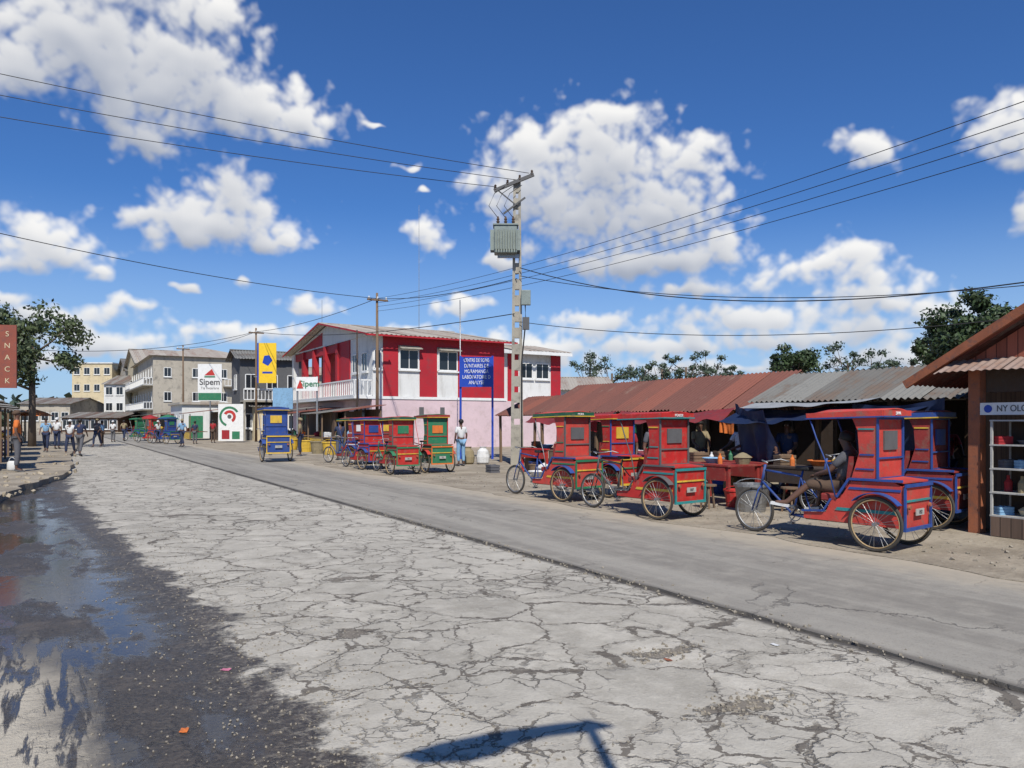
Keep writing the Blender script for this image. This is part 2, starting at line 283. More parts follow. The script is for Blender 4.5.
for hv,hu in((3.36,3.05),(3.65,4.05)):
    for i in range(90): stone(mb,RD(hu+random.gauss(0,.09),hv+random.gauss(0,.2),.002),random.uniform(.008,.026))
tag(mb.build('gravel',mat('stone_grey',(.27,.235,.18),.9)),'loose grey gravel scattered over the wet shoulder and the dirt verge','gravel',kind='stuff')
mb=MB()
for i in range(70):
    q=random.choice(pts[2:8])+V((random.uniform(-1.5,.2),random.uniform(-1.,1.),0)); stone(mb,V((q.x,q.y,.14)),random.uniform(.04,.13))
tag(mb.build('rubble',mat('rubble_tan',(.36,.30,.21),.9)),'broken pale rubble lying along the edge of the left bank','rubble',kind='stuff')
# ---------------- palette
dst=(.20,.13,.09)
red=mat('red_paint',(.46,.022,.018),.62,.4,4,bm=.15,dirt=.35,dc=dst); dred=mat('dark_red_paint',(.25,.025,.02),.7,dirt=.3,dc=dst); blue=mat('blue_paint',(.02,.06,.24),.6,.35,4,bm=.15,dirt=.3,dc=(.10,.09,.09))
teal=mat('teal_paint',(.02,.22,.22),.6,.3,dc=dst); red2=mat('faded_red_paint',(.50,.05,.035),.68,.4,3,dirt=.4,dc=dst); dgreen=mat('dark_green_paint',(.012,.085,.045),.6,dc=dst)
green=mat('green_paint',(.02,.17,.08),.6,dc=dst); yellow=mat('yellow_paint',(.62,.40,.04),.6,dirt=.3,dc=dst); white=mat('white_wall',(.64,.64,.61),.8,.15,.8,dirt=.25,stretch=(1,1,.25),dc=(.35,.33,.29)); wpaint=mat('white_paint',(.72,.72,.69),.6,.12,dirt=.1)
plate_m=mat('dull_plate',(.38,.37,.33),.7)
pink=mat('pink_wall',(.60,.46,.475),.85,.22,.7,dirt=.35,dc=(.40,.31,.29)); rwall=mat('red_wall',(.38,.010,.020),.7,.25,1.,dirt=.25); black=mat('black_rubber',(.018,.018,.018),.7,.2); steel=mat('steel',(.36,.36,.35),.45,.2,8,metal=.8)
concr=mat('concrete',(.33,.305,.25),.9,.4,1.5,dirt=.4); cream=mat('cream_wall',(.56,.47,.30),.85,.2,.6); greyw=mat('grey_plaster',(.40,.36,.29),.9,.3,.5,dirt=.4); dgrey=mat('dark_grey_wall',(.10,.10,.10),.85)
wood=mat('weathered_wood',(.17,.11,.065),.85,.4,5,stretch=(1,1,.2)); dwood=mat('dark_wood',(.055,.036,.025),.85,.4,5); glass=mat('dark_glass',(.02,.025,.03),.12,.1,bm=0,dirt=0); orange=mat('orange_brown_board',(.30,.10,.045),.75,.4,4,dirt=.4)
skin=mat('brown_skin',(.12,.06,.038),.55,.1,bm=0,dirt=0); hairm=mat('black_hair',(.012,.01,.009),.7,.2,bm=.3,dirt=0); beige=mat('tan_rim',(.34,.24,.12),.6); tyrem=mat('dusty_tyre',(.05,.043,.035),.9); tarp=mat('blue_tarpaulin',(.006,.016,.055),.6,.35,2,bm=.1); cloth=mat('red_cloth',(.20,.02,.025),.85); pale=mat('pale_plastic_sheet',(.30,.31,.31),.7,.25,2)
signb=mat('sign_blue',(.01,.05,.36),.4,.1,dirt=.1); signy=mat('sign_yellow',(.80,.52,.02),.4,.1,dirt=.1); wire=mat('cable_black',(.015,.015,.015),.6,bm=0,dirt=0); navy=mat('navy_cloth',(.02,.03,.07),.9); sky_c=mat('light_blue_cloth',(.20,.36,.52),.9); brownc=mat('brown_cloth',(.09,.055,.035),.9)
orc=mat('orange_cloth',(.62,.16,.03),.9); whc=mat('white_cloth',(.62,.62,.60),.9,.12); grc=mat('grey_cloth',(.10,.10,.11),.9); yec=mat('lime_cloth',(.50,.62,.05),.8); kha=mat('khaki_cloth',(.26,.21,.12),.9); rdc=mat('crimson_cloth',(.30,.015,.02),.85); pkc=mat('pink_cloth',(.5,.16,.24),.9)
def rust_mat(name,ax,A,B,C,wt=.5):
    m,nt,b,oc=newmat(name); s=nd(nt,'ShaderNodeSeparateXYZ',{0:oc})
    idx=mt(nt,'FLOOR',mt(nt,'DIVIDE',s.outputs[ax],.82)); wn=nd(nt,'ShaderNodeTexWhiteNoise',{'W':idx},noise_dimensions='1D').outputs[0]
    stv=[1.,1.,1.]; stv[1-ax if ax<2 else 0]=.35; p=vm(nt,'MULTIPLY',oc,tuple(stv))
    n1=noi(nt,p,1.6,7.,.7).outputs[0]; n2=noi(nt,oc,12.,5.,.7).outputs[0]
    c=mx(nt,sm(nt,mt(nt,'ADD',wn,mt(nt,'MULTIPLY',n1,.6)),.5,1.1),A,B); c=mx(nt,sm(nt,mt(nt,'ADD',n1,mt(nt,'MULTIPLY',wn,.15)),wt,wt+.15,0.,.85),c,C); c=mx(nt,sm(nt,n2,.5,.8,0.,.5),c,tuple(x*.35 for x in A))
    nt.links.new(c,b.inputs['Base Color']); b.inputs['Roughness'].default_value=.75; b.inputs['Metallic'].default_value=.05; bump(nt,b,n2,.2,.01); return m
rusty=rust_mat('rusty_sheet',1,(.20,.065,.042),(.135,.05,.036),(.20,.135,.10),.68); zinc=rust_mat('zinc_sheet',1,(.185,.182,.165),(.125,.12,.108),(.13,.09,.065),.57); tanr=rust_mat('tan_sheet',0,(.40,.36,.30),(.34,.29,.24),(.28,.19,.14),.6); silver=rust_mat('beige_sheet',1,(.36,.27,.22),(.30,.22,.18),(.24,.14,.095),.6); rustx=rust_mat('rust_red_sheet',0,(.20,.06,.04),(.13,.05,.035),(.2,.16,.13),.6); greyx=rust_mat('dull_grey_sheet',0,(.24,.23,.21),(.17,.15,.13),(.16,.10,.08),.56)
def planks(name,c):
    m,nt,b,oc=newmat(name); s=nd(nt,'ShaderNodeSeparateXYZ',{0:oc}); a=mt(nt,'ADD',s.outputs[0],s.outputs[1]); q=mt(nt,'DIVIDE',a,.14)
    wn=nd(nt,'ShaderNodeTexWhiteNoise',{'W':mt(nt,'FLOOR',q)},noise_dimensions='1D').outputs[0]; fr=mt(nt,'FRACT',q)
    n=noi(nt,vm(nt,'MULTIPLY',oc,(6,6,.5)),3.,6.,.6).outputs[0]; f=mt(nt,'ADD',mt(nt,'MULTIPLY',wn,.5),mt(nt,'MULTIPLY',n,.9))
    cc=mx(nt,f,tuple(x*.45 for x in c),tuple(min(1,x*1.25) for x in c)); cc=mx(nt,mt(nt,'LESS_THAN',fr,.08),cc,tuple(x*.15 for x in c))
    nt.links.new(cc,b.inputs['Base Color']); b.inputs['Roughness'].default_value=.85; return m
plank=planks('plank_wall',(.13,.085,.06)); rplank=planks('red_plank_wall',(.30,.09,.05))
# ---------------- buildings
def win(root,face,a,z,w,h,off,fm=None,gm=None,name='window',sill=True):
    M=MX.Translation((a,off,z)) if face=='y' else MX.Translation((off,a,z))@MX.Rotation(-pi/2,4,'Z')
    t=.07; mb=MB(M)
    for s in(-1,1): mb.bb((s*w/2-t/2,-.05,-h/2),(s*w/2+t/2,.02,h/2)); mb.bb((-w/2+t/2,-.05,s*h/2-t/2),(w/2-t/2,.02,s*h/2+t/2))
    mb.bb((-.02,-.045,-h/2+t/2),(.02,.0,h/2-t/2)); 
    if sill: mb.bb((-w/2-.1,-.12,-h/2-.13),(w/2+.1,.01,-h/2-t/2-.003))
    f=mb.build(name,fm or wpaint,root); MB(M).bb((-w/2+t/2,-.02,-h/2+t/2),(w/2-t/2,-.012,h/2-t/2)).build('pane' if name=='window' else 'door_leaf',gm or glass,f); return f
def rail(root,p0,p1,h,m,n,solid=False):
    p0=V(p0);p1=V(p1);mb=MB(); mb.bar(p0+V((0,0,h)),p1+V((0,0,h)),.09,.08); mb.bar(p0+V((0,0,.05)),p1+V((0,0,.05)),.09,.08)
    for i in range(n+1): q=p0.lerp(p1,i/n); mb.bar(q+V((0,0,.09)),q+V((0,0,h-.04)),.06)
    return mb.build('railing',m,root)
def gable(root,x0,x1,y0,y1,ze,zr,m,ov=.5,axis='x',pitch=.25,amp=.03,name='roof'):
    mb=MB()
    if axis=='x':
        ym=(y0+y1)/2
        for s in(-1,1): d=V((0,s*(ym-y0),-(zr-ze))); mb.corr((x0-ov,ym,zr),(1,0,0),d,x1-x0+2*ov,d.length*(1+ov/(ym-y0)),pitch,amp,seg=4)
    else:
        xm=(x0+x1)/2
        for s in(-1,1): d=V((s*(xm-x0),0,-(zr-ze))); mb.corr((xm,y0-ov,zr),(0,1,0),d,y1-y0+2*ov,d.length*(1+ov/(xm-x0)),pitch,amp,seg=4)
    r=mb.build(name,m,root)
    mb=MB(); 
    if axis=='x': mb.bar((x0-ov,(y0+y1)/2,zr+.03),(x1+ov,(y0+y1)/2,zr+.03),.3,.06)
    else: mb.bar(((x0+x1)/2,y0-ov,zr+.03),((x0+x1)/2,y1+ov,zr+.03),.3,.06)
    mb.build('ridge_cap',m,r); return r
def gwall(root,x0,x1,y0,y1,ze,zr,m,axis,name='gable_wall'):
    mb=MB()
    if axis=='x':
        ym=(y0+y1)/2
        for x in(x0,x1-.2): mb.prism([(x,y0,ze),(x,ym,zr-.06),(x,y1,ze)],(.2,0,0))
    else:
        xm=(x0+x1)/2
        for y in(y0,y1-.2): mb.prism([(x0,y,ze),(xm,y,zr-.06),(x1,y,ze)],(0,.2,0))
    mb.build(name,m,root)
def house(label,cat,p,wx,wy,h,m,rm,rt='flat',rise=1.5,rows=2,nx=3,ny=3,fh=3.,wz=1.6,wm=None,balc=None,wh=1.2,ww=.9,ov=.5,name='house'):
    t=thing(name,label,cat,p,TH); MB().bb((0,0,-.05),(wx,wy,h)).build('wall',m,t)
    for r in range(rows):
        for i in range(nx):
            if nx: win(t,'y',wx*(i+.5)/nx,wz+r*fh,ww,wh,-.01,wm)
        for i in range(ny):
            win(t,'x',wy*(i+.5)/ny,wz+r*fh,ww,wh,-.01,wm)
        if balc and r>0:
            MB().bb((-1.2,0.1,r*fh-.1),(-.003,wy-.1,r*fh+.05)).build('balcony',concr,t); rail(t,(-1.15,.1,r*fh+.05),(-1.15,wy-.1,r*fh+.05),.95,balc,int(wy*2)); rail(t,(-1.15,.12,r*fh+.05),(-.05,.12,r*fh+.05),.95,balc,3)
    if rt=='flat': MB().bb((-ov*.5,-ov*.5,h+.002),(wx+ov*.5,wy+ov*.5,h+.22)).build('roof',rm,t)
    elif rt=='hip':
        o=ov; a=min(wx,wy)/2; q=[(-o,-o,h),(wx+o,-o,h),(wx+o,wy+o,h),(-o,wy+o,h)]; r=[(wx/2,min(a,wy/2),h+rise),(wx/2,max(wy-a,wy/2),h+rise)] if wy>=wx else [(a,wy/2,h+rise),(wx-a,wy/2,h+rise)]
        fs=[(0,1,4),(1,2,5,4),(2,3,5),(3,0,4,5),(3,2,1,0)] if wy>=wx else [(0,1,5,4),(1,2,5),(2,3,4,5),(3,0,4),(3,2,1,0)]
        MB().add([(x,y,z+.01) for x,y,z in q+r],fs).build('roof',rm,t)
    else: ax=rt[-1]; gable(t,0,wx,0,wy,h,h+rise,rm,ov,ax); gwall(t,0,wx,0,wy,h,h+rise,m,ax)
    return t
# --- the red and white building
t=thing('red_and_white_building','two-storey red and white building with a pink ground floor behind the blue sign','building',W(372,45),TH)
MB().bb((0,0,-.05),(13.7,17,2.95)).build('ground_floor_wall',pink,t)
MB().bb((.06,.06,2.952),(9,6,6.75)).build('upper_wall',white,t); MB().bb((2.2,6.002,2.952),(9,16.9,6.75)).build('recessed_wall',rwall,t)
MB().bb((9.002,.5,2.952),(13.7,12,6.1)).build('annex_wall',white,t)
for a,b in((.7,1.65),(3.05,4.2),(5.65,8.97)): MB().bb((a,.01,2.96),(b,.058,6.74)).build('red_panel',rwall,t)
for a,b in((1.652,3.048),(4.202,5.648)): MB().bb((a,.012,5.98+.2),(b,.056,6.73)).build('red_panel',rwall,t)
MB().bb((9.5,.45,2.96),(10.3,.498,6.08)).build('red_panel',rwall,t); MB().bb((12.9,.45,2.96),(13.68,.498,6.08)).build('red_panel',rwall,t)
MB().bb((-.02,3.9,2.96),(.058,5.98,6.74)).build('red_panel',rwall,t)
MB().bb((-.35,-.05,2.96),(9.1,.004,3.12)).build('cornice',wpaint,t)
for x,w_ in((2.35,1.2),(4.95,1.25)):
    f=win(t,'y',x,5.35,w_,1.15,.05,wpaint); MB().prism([(x-w_/2-.1,.05,6.1),(x-w_/2-.1,-.45,5.95),(x-w_/2-.1,-.45,6.0),(x-w_/2-.1,.05,6.16)],(w_+.2,0,0)).build('hood',concr,f)
for x in(.35,): win(t,'y',x,5.3,.4,1.1,.05)
for x in(10.9,12.2): win(t,'y',x,5.0,1.0,1.0,.49)
for y in(1.3,3.0): win(t,'x',y,5.2,.9,1.1,.05)
for y in(7.5,10,12.5,15.2): win(t,'x',y,4.6,1.1,2.2,2.19,dwood,sill=False)
for y in(2,5,8,11,14): win(t,'x',y,1.2,1.9,2.2,-.01,dwood,name='door',sill=False)
MB().bb((-1.1,0,2.97),(2.2,16.9,3.1)).build('balcony',wpaint,t)
rail(t,(-1.05,.1,3.1),(-1.05,16.8,3.1),.95,wpaint,48); rail(t,(-1.05,.05,3.1),(0,.05,3.1),.95,wpaint,4)
for y in(6.1,8.7,11.3,13.9,16.5): MB().bb((-.15,y-.2,3.1),(.25,y+.2,6.72)).build('column',rwall if y<15 else white,t)
MB().bb((.0,6.3,6.2),(.2,16.3,6.7)).build('beam',rwall,t)
MB().prism([(0.,0,6.76),(0.,8.5,8.15),(0.,17,6.76)],(.2,0,0)).build('gable_wall',white,t)
MB().prism([(-.03,9.5,6.85),(-.03,9.5,7.75),(-.03,15.6,6.85)],(.028,0,0)).build('red_gable_panel',rwall,t)
gable(t,0,9,0,17,6.8,8.25,tanr,.6,'x',.3,.035)
mb=MB()
for s in(-1,1): mb.bar((-.62,8.5,8.24),(-.62,8.5+s*9.2,6.67),.05,.1)
mb.bar((-.6,-.62,6.64),(9.6,-.62,6.64),.05,.1); mb.build('fascia',rwall,t)
MB().corr((9.2,4.5,7.1),(1,0,0),(0,-1,-.18),4.9,4.8,.3,.03,seg=4).build('annex_roof',tanr,t); MB().bar((9.2,-.32,6.12),(14.1,-.32,6.12),.05,.2).build('annex_fascia',wpaint,t)
for x in(3.,4.4): MB().bb((x,-.02,2.0),(x+.3,.0,2.5)).build('vent',dgrey,t)
for k,(px,lab) in enumerate(((322,'tall thin aerial mast on the roof of the red and white building'),(419,'very tall thin radio mast rising behind the red and white building'))):
    Y=60+k*8; zt=Zp(205 if k else 300,Y); tag(MB().tube([W(px,Y,0),W(px,Y,zt)],.04,6,.015).build('radio_mast',steel),lab,'mast')
# --- other buildings on the right side, far
t=house('grey three-storey corner building with a hipped roof and blank side wall','building',Pv(153,12),14.5,28,10.6,greyw,tanr,'hip',2.0,3,4,8,3.3,1.8,balc=wpaint,name='apartment_building')
for r in(1,2):
    MB().bb((9,-1.1,r*3.3-.1),(14.4,-.003,r*3.3+.05)).build('balcony',concr,t); rail(t,(9.05,-1.05,r*3.3+.05),(14.35,-1.05,r*3.3+.05),.95,wpaint,12)
house('pale three-storey building with twin road gables beyond the grey corner building','building',Pv(138,12),10,22,11,cream,tanr,'gable_x',3.0,3,0,6,3.4,1.8,balc=wpaint,name='apartment_building')
house('grey shingle-roofed house farther down the street past the twin gables','building',Pv(128,12),9,22,10.8,greyw,zinc,'gable_x',2.8,3,0,5,3.4,1.8,balc=wpaint,name='town_house')
t=house('dark two-storey house with a railed upper balcony left of the red and white building','building',Pv(240,14),5.4,3.5,7.2,dgrey,zinc,'gable_x',.7,2,3,1,3.4,1.7,name='town_house')
MB().bb((0,-1.3,3.3),(5.4,-.003,3.45)).build('balcony',concr,t); rail(t,(.05,-1.25,3.45),(5.35,-1.25,3.45),.95,wpaint,18)
for x in(.1,2.8,5.3): MB().bb((x-.08,-1.3,0),(x+.08,-1.15,3.29)).build('column',concr,t)
house('pale house wall between the dark balcony house and the red and white building','building',Pv(268,19),7,9,6.6,greyw,tanr,'gable_x',1.,2,3,2,3.1,1.6,name='town_house')
t=house('low white shop with a green shutter near the tall white advertising board','shop',Pv(182,11),6.6,8,3.3,white,tanr,'flat',1,1,0,3,name='shop')
MB().bb((.6,-.03,.0),(1.9,-.004,2.2)).build('shutter',green,t)
house('low rust-roofed shop with cream walls between the white shop and the blue rickshaw','shop',Pv(254,15),4.5,4,3.1,cream,greyx,'gable_x',.8,1,2,2,name='shop')
def cam_house(label,px0,px1,Y,ytop,m,rm,rt,rise,rows,nx,name='town_house',rz=0,z0=0):
    p=W(px0,Y,z0); w_=(px1-px0)*Y/F; h=Zp(ytop,Y)-rise-z0; t=house(label,'building',p,w_,10,h,m,rm,rt,rise,rows,nx,2,h/rows,h/rows*.55,ov=.4,name=name,wh=1.3,ww=1.1); t.rotation_euler[2]=rz; return t
cam_house('yellow-cream four-storey building at the far end of the street',72,112,150,362,cream,white,'flat',.3,4,4,'apartment_building')
cam_house('small grey-roofed pale house beside the yellow-cream building at the street end',104,125,128,374,white,greyx,'gable_x',1.6,3,2)
cam_house('low white house behind the tree at the far left',20,70,120,397,greyw,greyx,'gable_x',1.,1,5)
cam_house('low brown shop at the street end behind the far pedestrians',62,118,112,412,plank,greyx,'gable_x',.8,1,6,'shop')
for px0,px1,Y,yt,m,rm,lab in((560,612,62,374,white,tanr,'small pale house seen between the red building and the rusty market roof'),(600,680,70,384,cream,rustx,'low cream house behind the left end of the rusty market roof'),(690,790,60,384,greyw,tanr,'grey walled house behind the middle of the market roofs'),(925,1010,42,378,plank,rustx,'brown plank house behind the hut at the right edge')):
    cam_house(lab,px0,px1,Y,yt,m,rm,'gable_x',1.2,1,3)
# ---------------- market halls
def hall(label,u0,u1,v0,ze,zr,dep,rm,back,pst=2.):
    t=thing('market_hall',label,'market stall',RD(u0,v0),TH); L=u1-u0; mb=MB()
    mb.corr((dep,0,zr),(0,1,0),(-dep,0,-(zr-ze)),L,sqrt(dep**2+(zr-ze)**2)+.15,.13,.022,.07); mb.build('roof',rm,t)
    MB().corr((dep,0,zr),(0,1,0),(dep,0,-(zr-ze)),L,sqrt(dep**2+(zr-ze)**2)+.15,.13,.022,.07).build('rear_roof',rm,t)
    n=int(L/pst)
    for i in range(n+1):
        y=.1+(L-.2)*i/n
        for x,z in((.12,ze),(2*dep-.1,ze)): MB().bar((x,y+random.uniform(-.1,.1),-.03),(x,y,z),.08).build('post',wood,t)
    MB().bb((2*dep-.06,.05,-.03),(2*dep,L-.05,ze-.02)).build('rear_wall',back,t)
    mb=MB(); mb.bar((.1,0,ze-.02),(.1,L,ze-.02),.07,.1); mb.bar((dep,0,zr-.08),(dep,L,zr-.08),.08,.1)
    for i in range(n+1): y=.1+(L-.2)*i/n; mb.bar((.05,y,ze),(dep,y,zr-.05),.06); mb.bar((2*dep,y,ze),(dep,y,zr-.05),.06)
    mb.build('rafters',wood,t); return t
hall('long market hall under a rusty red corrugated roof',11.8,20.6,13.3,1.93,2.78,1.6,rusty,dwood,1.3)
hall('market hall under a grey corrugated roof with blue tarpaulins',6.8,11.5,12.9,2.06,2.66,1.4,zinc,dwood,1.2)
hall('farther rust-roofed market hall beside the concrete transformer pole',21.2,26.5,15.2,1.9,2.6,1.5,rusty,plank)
def sheet(label,c,m,amp=.05,folds=6,name='tarpaulin',cat='tarpaulin',sag=.1,group=None):
    a,b,cc,d=[V(x) for x in c]; n=30;k=12;vs=[];nn=(b-a).cross(d-a).normalized()
    for j in range(k+1):
        for i in range(n+1):
            s=i/n;r=j/k; p=a.lerp(b,s).lerp(d.lerp(cc,s),r); p+=nn*(amp*(.3+r)*sin(s*folds*6.28+2*sin(r*3+s*5))+amp*.8*nz(s*5,r*4,a.x)); p.z-=sag*sin(pi*s)*(1-.3*r); vs.append(p)
    o=MB().add(vs,[(j*(n+1)+i,j*(n+1)+i+1,(j+1)*(n+1)+i+1,(j+1)*(n+1)+i) for j in range(k) for i in range(n)]).build(name,m,None,True); return tag(o,label,cat,group)
sheet('dark blue tarpaulin awning sloping from the grey market roof toward the road',[RD(9.2,12.9,1.98),RD(7.2,12.9,1.98),RD(7.4,11.8,1.76),RD(9.3,11.9,1.70)],tarp,.02,2,sag=.08)
sheet('dark blue tarpaulin awning under the pale sheet at the left of the grey roof',[RD(11.6,12.9,1.94),RD(9.3,12.9,1.95),RD(9.4,12.0,1.66),RD(11.7,12.1,1.62)],tarp,.02,2,sag=.1)
sheet('pale grey plastic sheet spread above the dark blue tarpaulin',[RD(11.3,12.95,2.05),RD(8.4,12.95,2.06),RD(8.5,12.2,1.96),RD(11.3,12.3,1.90)],pale,.012,2,'plastic_sheet',sag=.05)
sheet('blue tarpaulin hanging down at the left end of the grey roof',[RD(11.7,12.6,2.0),RD(10.4,12.0,1.85),RD(10.2,12.2,.9),RD(11.7,12.7,.5)],tarp,.06,3)
sheet('blue tarpaulin curtain hanging right of the red and blue rickshaw',[RD(8.8,12.5,1.95),RD(7.0,12.3,2.0),RD(7.0,12.4,.4),RD(8.8,12.6,.5)],tarp,.06,4)
sheet('dark red cloth strip hung under the rusty eave near the big pole',[RD(20.2,13.0,1.9),RD(16.2,13.0,1.9),RD(16.2,12.6,1.62),RD(20.2,12.6,1.6)],cloth,.03,5)
sheet('dark red cloth strip hung under the rusty eave near the blue tarpaulin',[RD(16,13.0,1.9),RD(12,13.0,1.92),RD(12,12.5,1.66),RD(16,12.5,1.62)],cloth,.03,5)
def stall(label,p,rz,wx,wy,h,rm,cm,group=None,counter=True):
    t=thing('market_stall',label,'market stall',p,rz,group)
    for x in(0,wx):
        for y in(0,wy): MB().bar((x,y,-.03),(x,y,h+(.35 if x else 0)),.07).build('post',wood,t)
    MB().corr((wx+.25,-.25,h+.42),(0,1,0),(-1,0,-.3/wx),wy+.5,wx+.6,.14,.02).build('roof',rm,t)
    if counter:
        MB().bb((.05,.1,.72),(wx*.6,wy-.1,.78)).build('counter_top',wood,t); MB().bb((.07,.12,.1),(.11,wy-.12,.718)).build('counter_front',cm,t)
    MB().bb((wx-.06,.05,.0),(wx-.02,wy-.05,h+.2)).build('rear_panel',plank,t); return t
def goods(kind,p,m,label,group=None,rz=0,s=1.):
    mb=MB(MX.Translation(p)@MX.Rotation(rz,4,'Z')@MX.Scale(s,4))
    if kind=='crate':
        for z in(.03,.12,.21):
            for k in(-1,1): mb.bb((-.22,k*.15-.01,z-.035),(.22,k*.15+.01,z+.035)); mb.bb((k*.22-.01,-.14,z-.035),(k*.22+.01,.14,z+.035))
        mb.bb((-.21,-.14,0),(.21,.14,.18))
        for i in range(9): mb.lathe((random.uniform(-.15,.15),random.uniform(-.09,.09),.18),[(.02,0),(.05,.03),(.05,.06),(.02,.09)],7)
    elif kind=='basket': mb.lathe((0,0,0),[(.16,0),(.22,.16),(.24,.17),(.22,.19),(.1,.27),(.02,.3)],14)
    elif kind=='basin': mb.lathe((0,0,0),[(.16,0),(.27,.13),(.29,.13),(.28,.145),(.25,.12),(.1,.06)],18)
    elif kind=='sack': mb.lathe((0,0,0),[(.14,0),(.21,.06),(.23,.25),(.19,.45),(.1,.55),(.13,.6)],12,1,.8)
    elif kind=='bucket': mb.lathe((0,0,0),[(.15,0),(.2,.3),(.215,.3),(.215,.33),(.19,.33),(.17,.1)],16); mb.tube([V((.2*cos(a),0,.31+.2*sin(a)*.4)) for a in [i*pi/8 for i in range(9)]],.006,5)
    else: mb.lathe((0,0,0),[(.06,0),(.06,.16),(.025,.22),(.025,.27)],10)
    return tag(mb.build(kind,m,None),label,kind,group)
STL=[(298,13.2,2.4,3,2.1,rusty,yellow,'yellow fronted stall below the balcony of the red building'),(322,12.6,2.2,2.6,2.,zinc,yellow,'yellow counter stall with a zinc roof beside the parked rickshaws'),(345,13.4,2.,2.4,2.1,rusty,green,'green fronted stall behind the mid-street rickshaws'),(284,13.,2.2,2.6,2.2,zinc,blue,'blue fronted stall behind the blue rickshaw'),(190,10.4,2.4,4,2.3,rusty,yellow,'small stall with a yellow front by the white shop'),(172,10.8,2.4,5,2.3,rusty,dred,'dark stall in front of the white shop'),(158,10.8,2.4,6,2.4,rusty,green,'long rust roofed stall below the grey corner building'),(146,10.4,2.4,6,2.4,zinc,blue,'zinc roofed stall beyond the long rust roofed one'),(136,10.6,2.4,7,2.4,zinc,dred,'farthest market stall on the right side of the street')]
gm=[orc,green,kha,whc,yellow,rdc,sky_c]
for k,(px,v,wx,wy,h,rm,cm,lab) in enumerate(STL):
    p=Pv(px,v); stall(lab,p,TH,wx,wy,h,rm,cm)
    for j in range(3):
        q=p+MX.Rotation(TH,3,'Z')@V((.4,.5+j*(wy-1)/2,.78)); kd=['basket','crate','sack'][(j+k)%3]; goods(kd,q,gm[(k*3+j)%7],'small %s of goods standing on a street stall counter below the red building or beyond'%kd,'goods on the far street stalls',TH,1. if kd!='sack' else .6)
DL=['yellow drum first from the left by the yellow stalls','yellow drum second from the left by the yellow stalls','khaki drum between two yellow drums','yellow drum nearest the mid-street rickshaws','khaki sack under the blue sign','white sack right of the blue sign posts']
for j,(px,v,m) in enumerate(((292,11.9,yellow),(306,11.7,yellow),(318,11.6,kha),(330,11.7,yellow),(468,13.5,kha),(483,14,whc))):
    goods('sack' if j>3 else 'bucket',Pv(px,v,.012),m,DL[j],s=1.9 if j<4 else 1.1)
for k,(u,lab,cm) in enumerate(((27,'nearest dark low stall cut by the left edge beside the person in orange',dwood),(33,'dark low stall at the far left edge behind the person in orange',dred),(39,'second low stall from the left edge',blue),(46,'third low stall from the left edge below the tree',dwood),(54,'fourth low stall from the left edge',dred),(64,'farthest low stall on the left side of the street',green))):
    stall(lab,RD(u+3.4,-1.5,.14),TH+pi,3.,3.4,2.0,greyx if k%2 else zinc,cm)
    for j in range(2): goods(['basket','crate'][j],RD(u+1+1.3*j,-1.9,.92),gm[(k*2+j)%7],'small %s of goods on a left side stall'%['basket','crate'][j],'goods on the left side stalls',TH)
def parasol(p,r,h,m,label):
    t=thing('parasol',label,'parasol',p); MB().tube([(0,0,0),(0,0,h)],.025,6).build('pole',wood,t,True); MB().lathe((0,0,h-.45),[(r,0),(r*.6,.25),(.03,.47)],8).build('canopy',m,t)
parasol(RD(58,-.9,.14),1.2,2.3,orc,'faded orange parasol on the left side farther up'); parasol(Pv(150,9.8),1.2,2.4,rdc,'red parasol on the right side far up the street'); parasol(Pv(168,9.6),1.1,2.3,green,'green parasol on the right side far up the street')
def table(p,rz,wx,wy,h,m,label,front=True):
    t=thing('table',label,'table',p,rz); MB().bb((-wx/2,-wy/2,h-.04),(wx/2,wy/2,h)).build('tabletop',m,t,bev=.005)
    for x in(-1,1):
        for y in(-1,1): MB().bb((x*(wx/2-.06)-.03,y*(wy/2-.06)-.03,0),(x*(wx/2-.06)+.03,y*(wy/2-.06)+.03,h-.042)).build('leg',m,t)
    if front: MB().bb((-wx/2+.01,-wy/2+.1,h-.3),(-wx/2+.04,wy/2-.1,h-.042)).build('apron',m,t)
    return t
TB=[(716,11.3,dred,'red painted wooden table right of the red rickshaw seen from behind'),(748,12.5,dred,'dark red table behind the metal bucket'),(640,12.6,red,'red table behind the parked rickshaws at the middle of the hall'),(575,12.9,wood,'wooden table at the left end of the rusty hall'),(545,13.2,red,'red table close to the concrete pole'),(812,11.9,dwood,'dark wooden table under the grey roof'),(890,11.9,blue,'blue table under the right end of the grey roof'),(675,12.6,dwood,'dark wooden table behind the red rickshaw seen from behind')]
for px,v,m,lab in TB:
    p=Pv(px,v,.012); table(p,TH,.9,1.5,.78,m,lab)
    for j,kd in enumerate(('basket','jar','basin','jar','crate')):
        q=p+MX.Rotation(TH,3,'Z')@V((random.uniform(-.25,.25),-.6+j*.3,.78)); goods(kd,q,gm[random.randrange(7)] if kd!='crate' else wood,'small %s on a table under the market roofs'%('basket of produce' if kd=='basket' else kd),'goods on the market hall tables',random.random(),.75)
for j in range(34):
    u=7.2+j*.42; kd=['sack','crate','basin','bucket','basket'][random.randrange(5)]; goods(kd,RD(u,11.9+random.uniform(0,1.3),.012),[wood,kha,dred,blue,whc,grc,wood][random.randrange(7)],'%s standing on the dirt in front of the market halls'%kd,'clutter on the ground under the market eaves',random.random()*3,random.uniform(.8,1.3))
goods('bucket',Pv(752,10.7,.012),steel,'large metal bucket on the dirt beside the red table',s=1.5); goods('bucket',Pv(735,11.0,.012),red,'small red bucket left of the metal bucket')
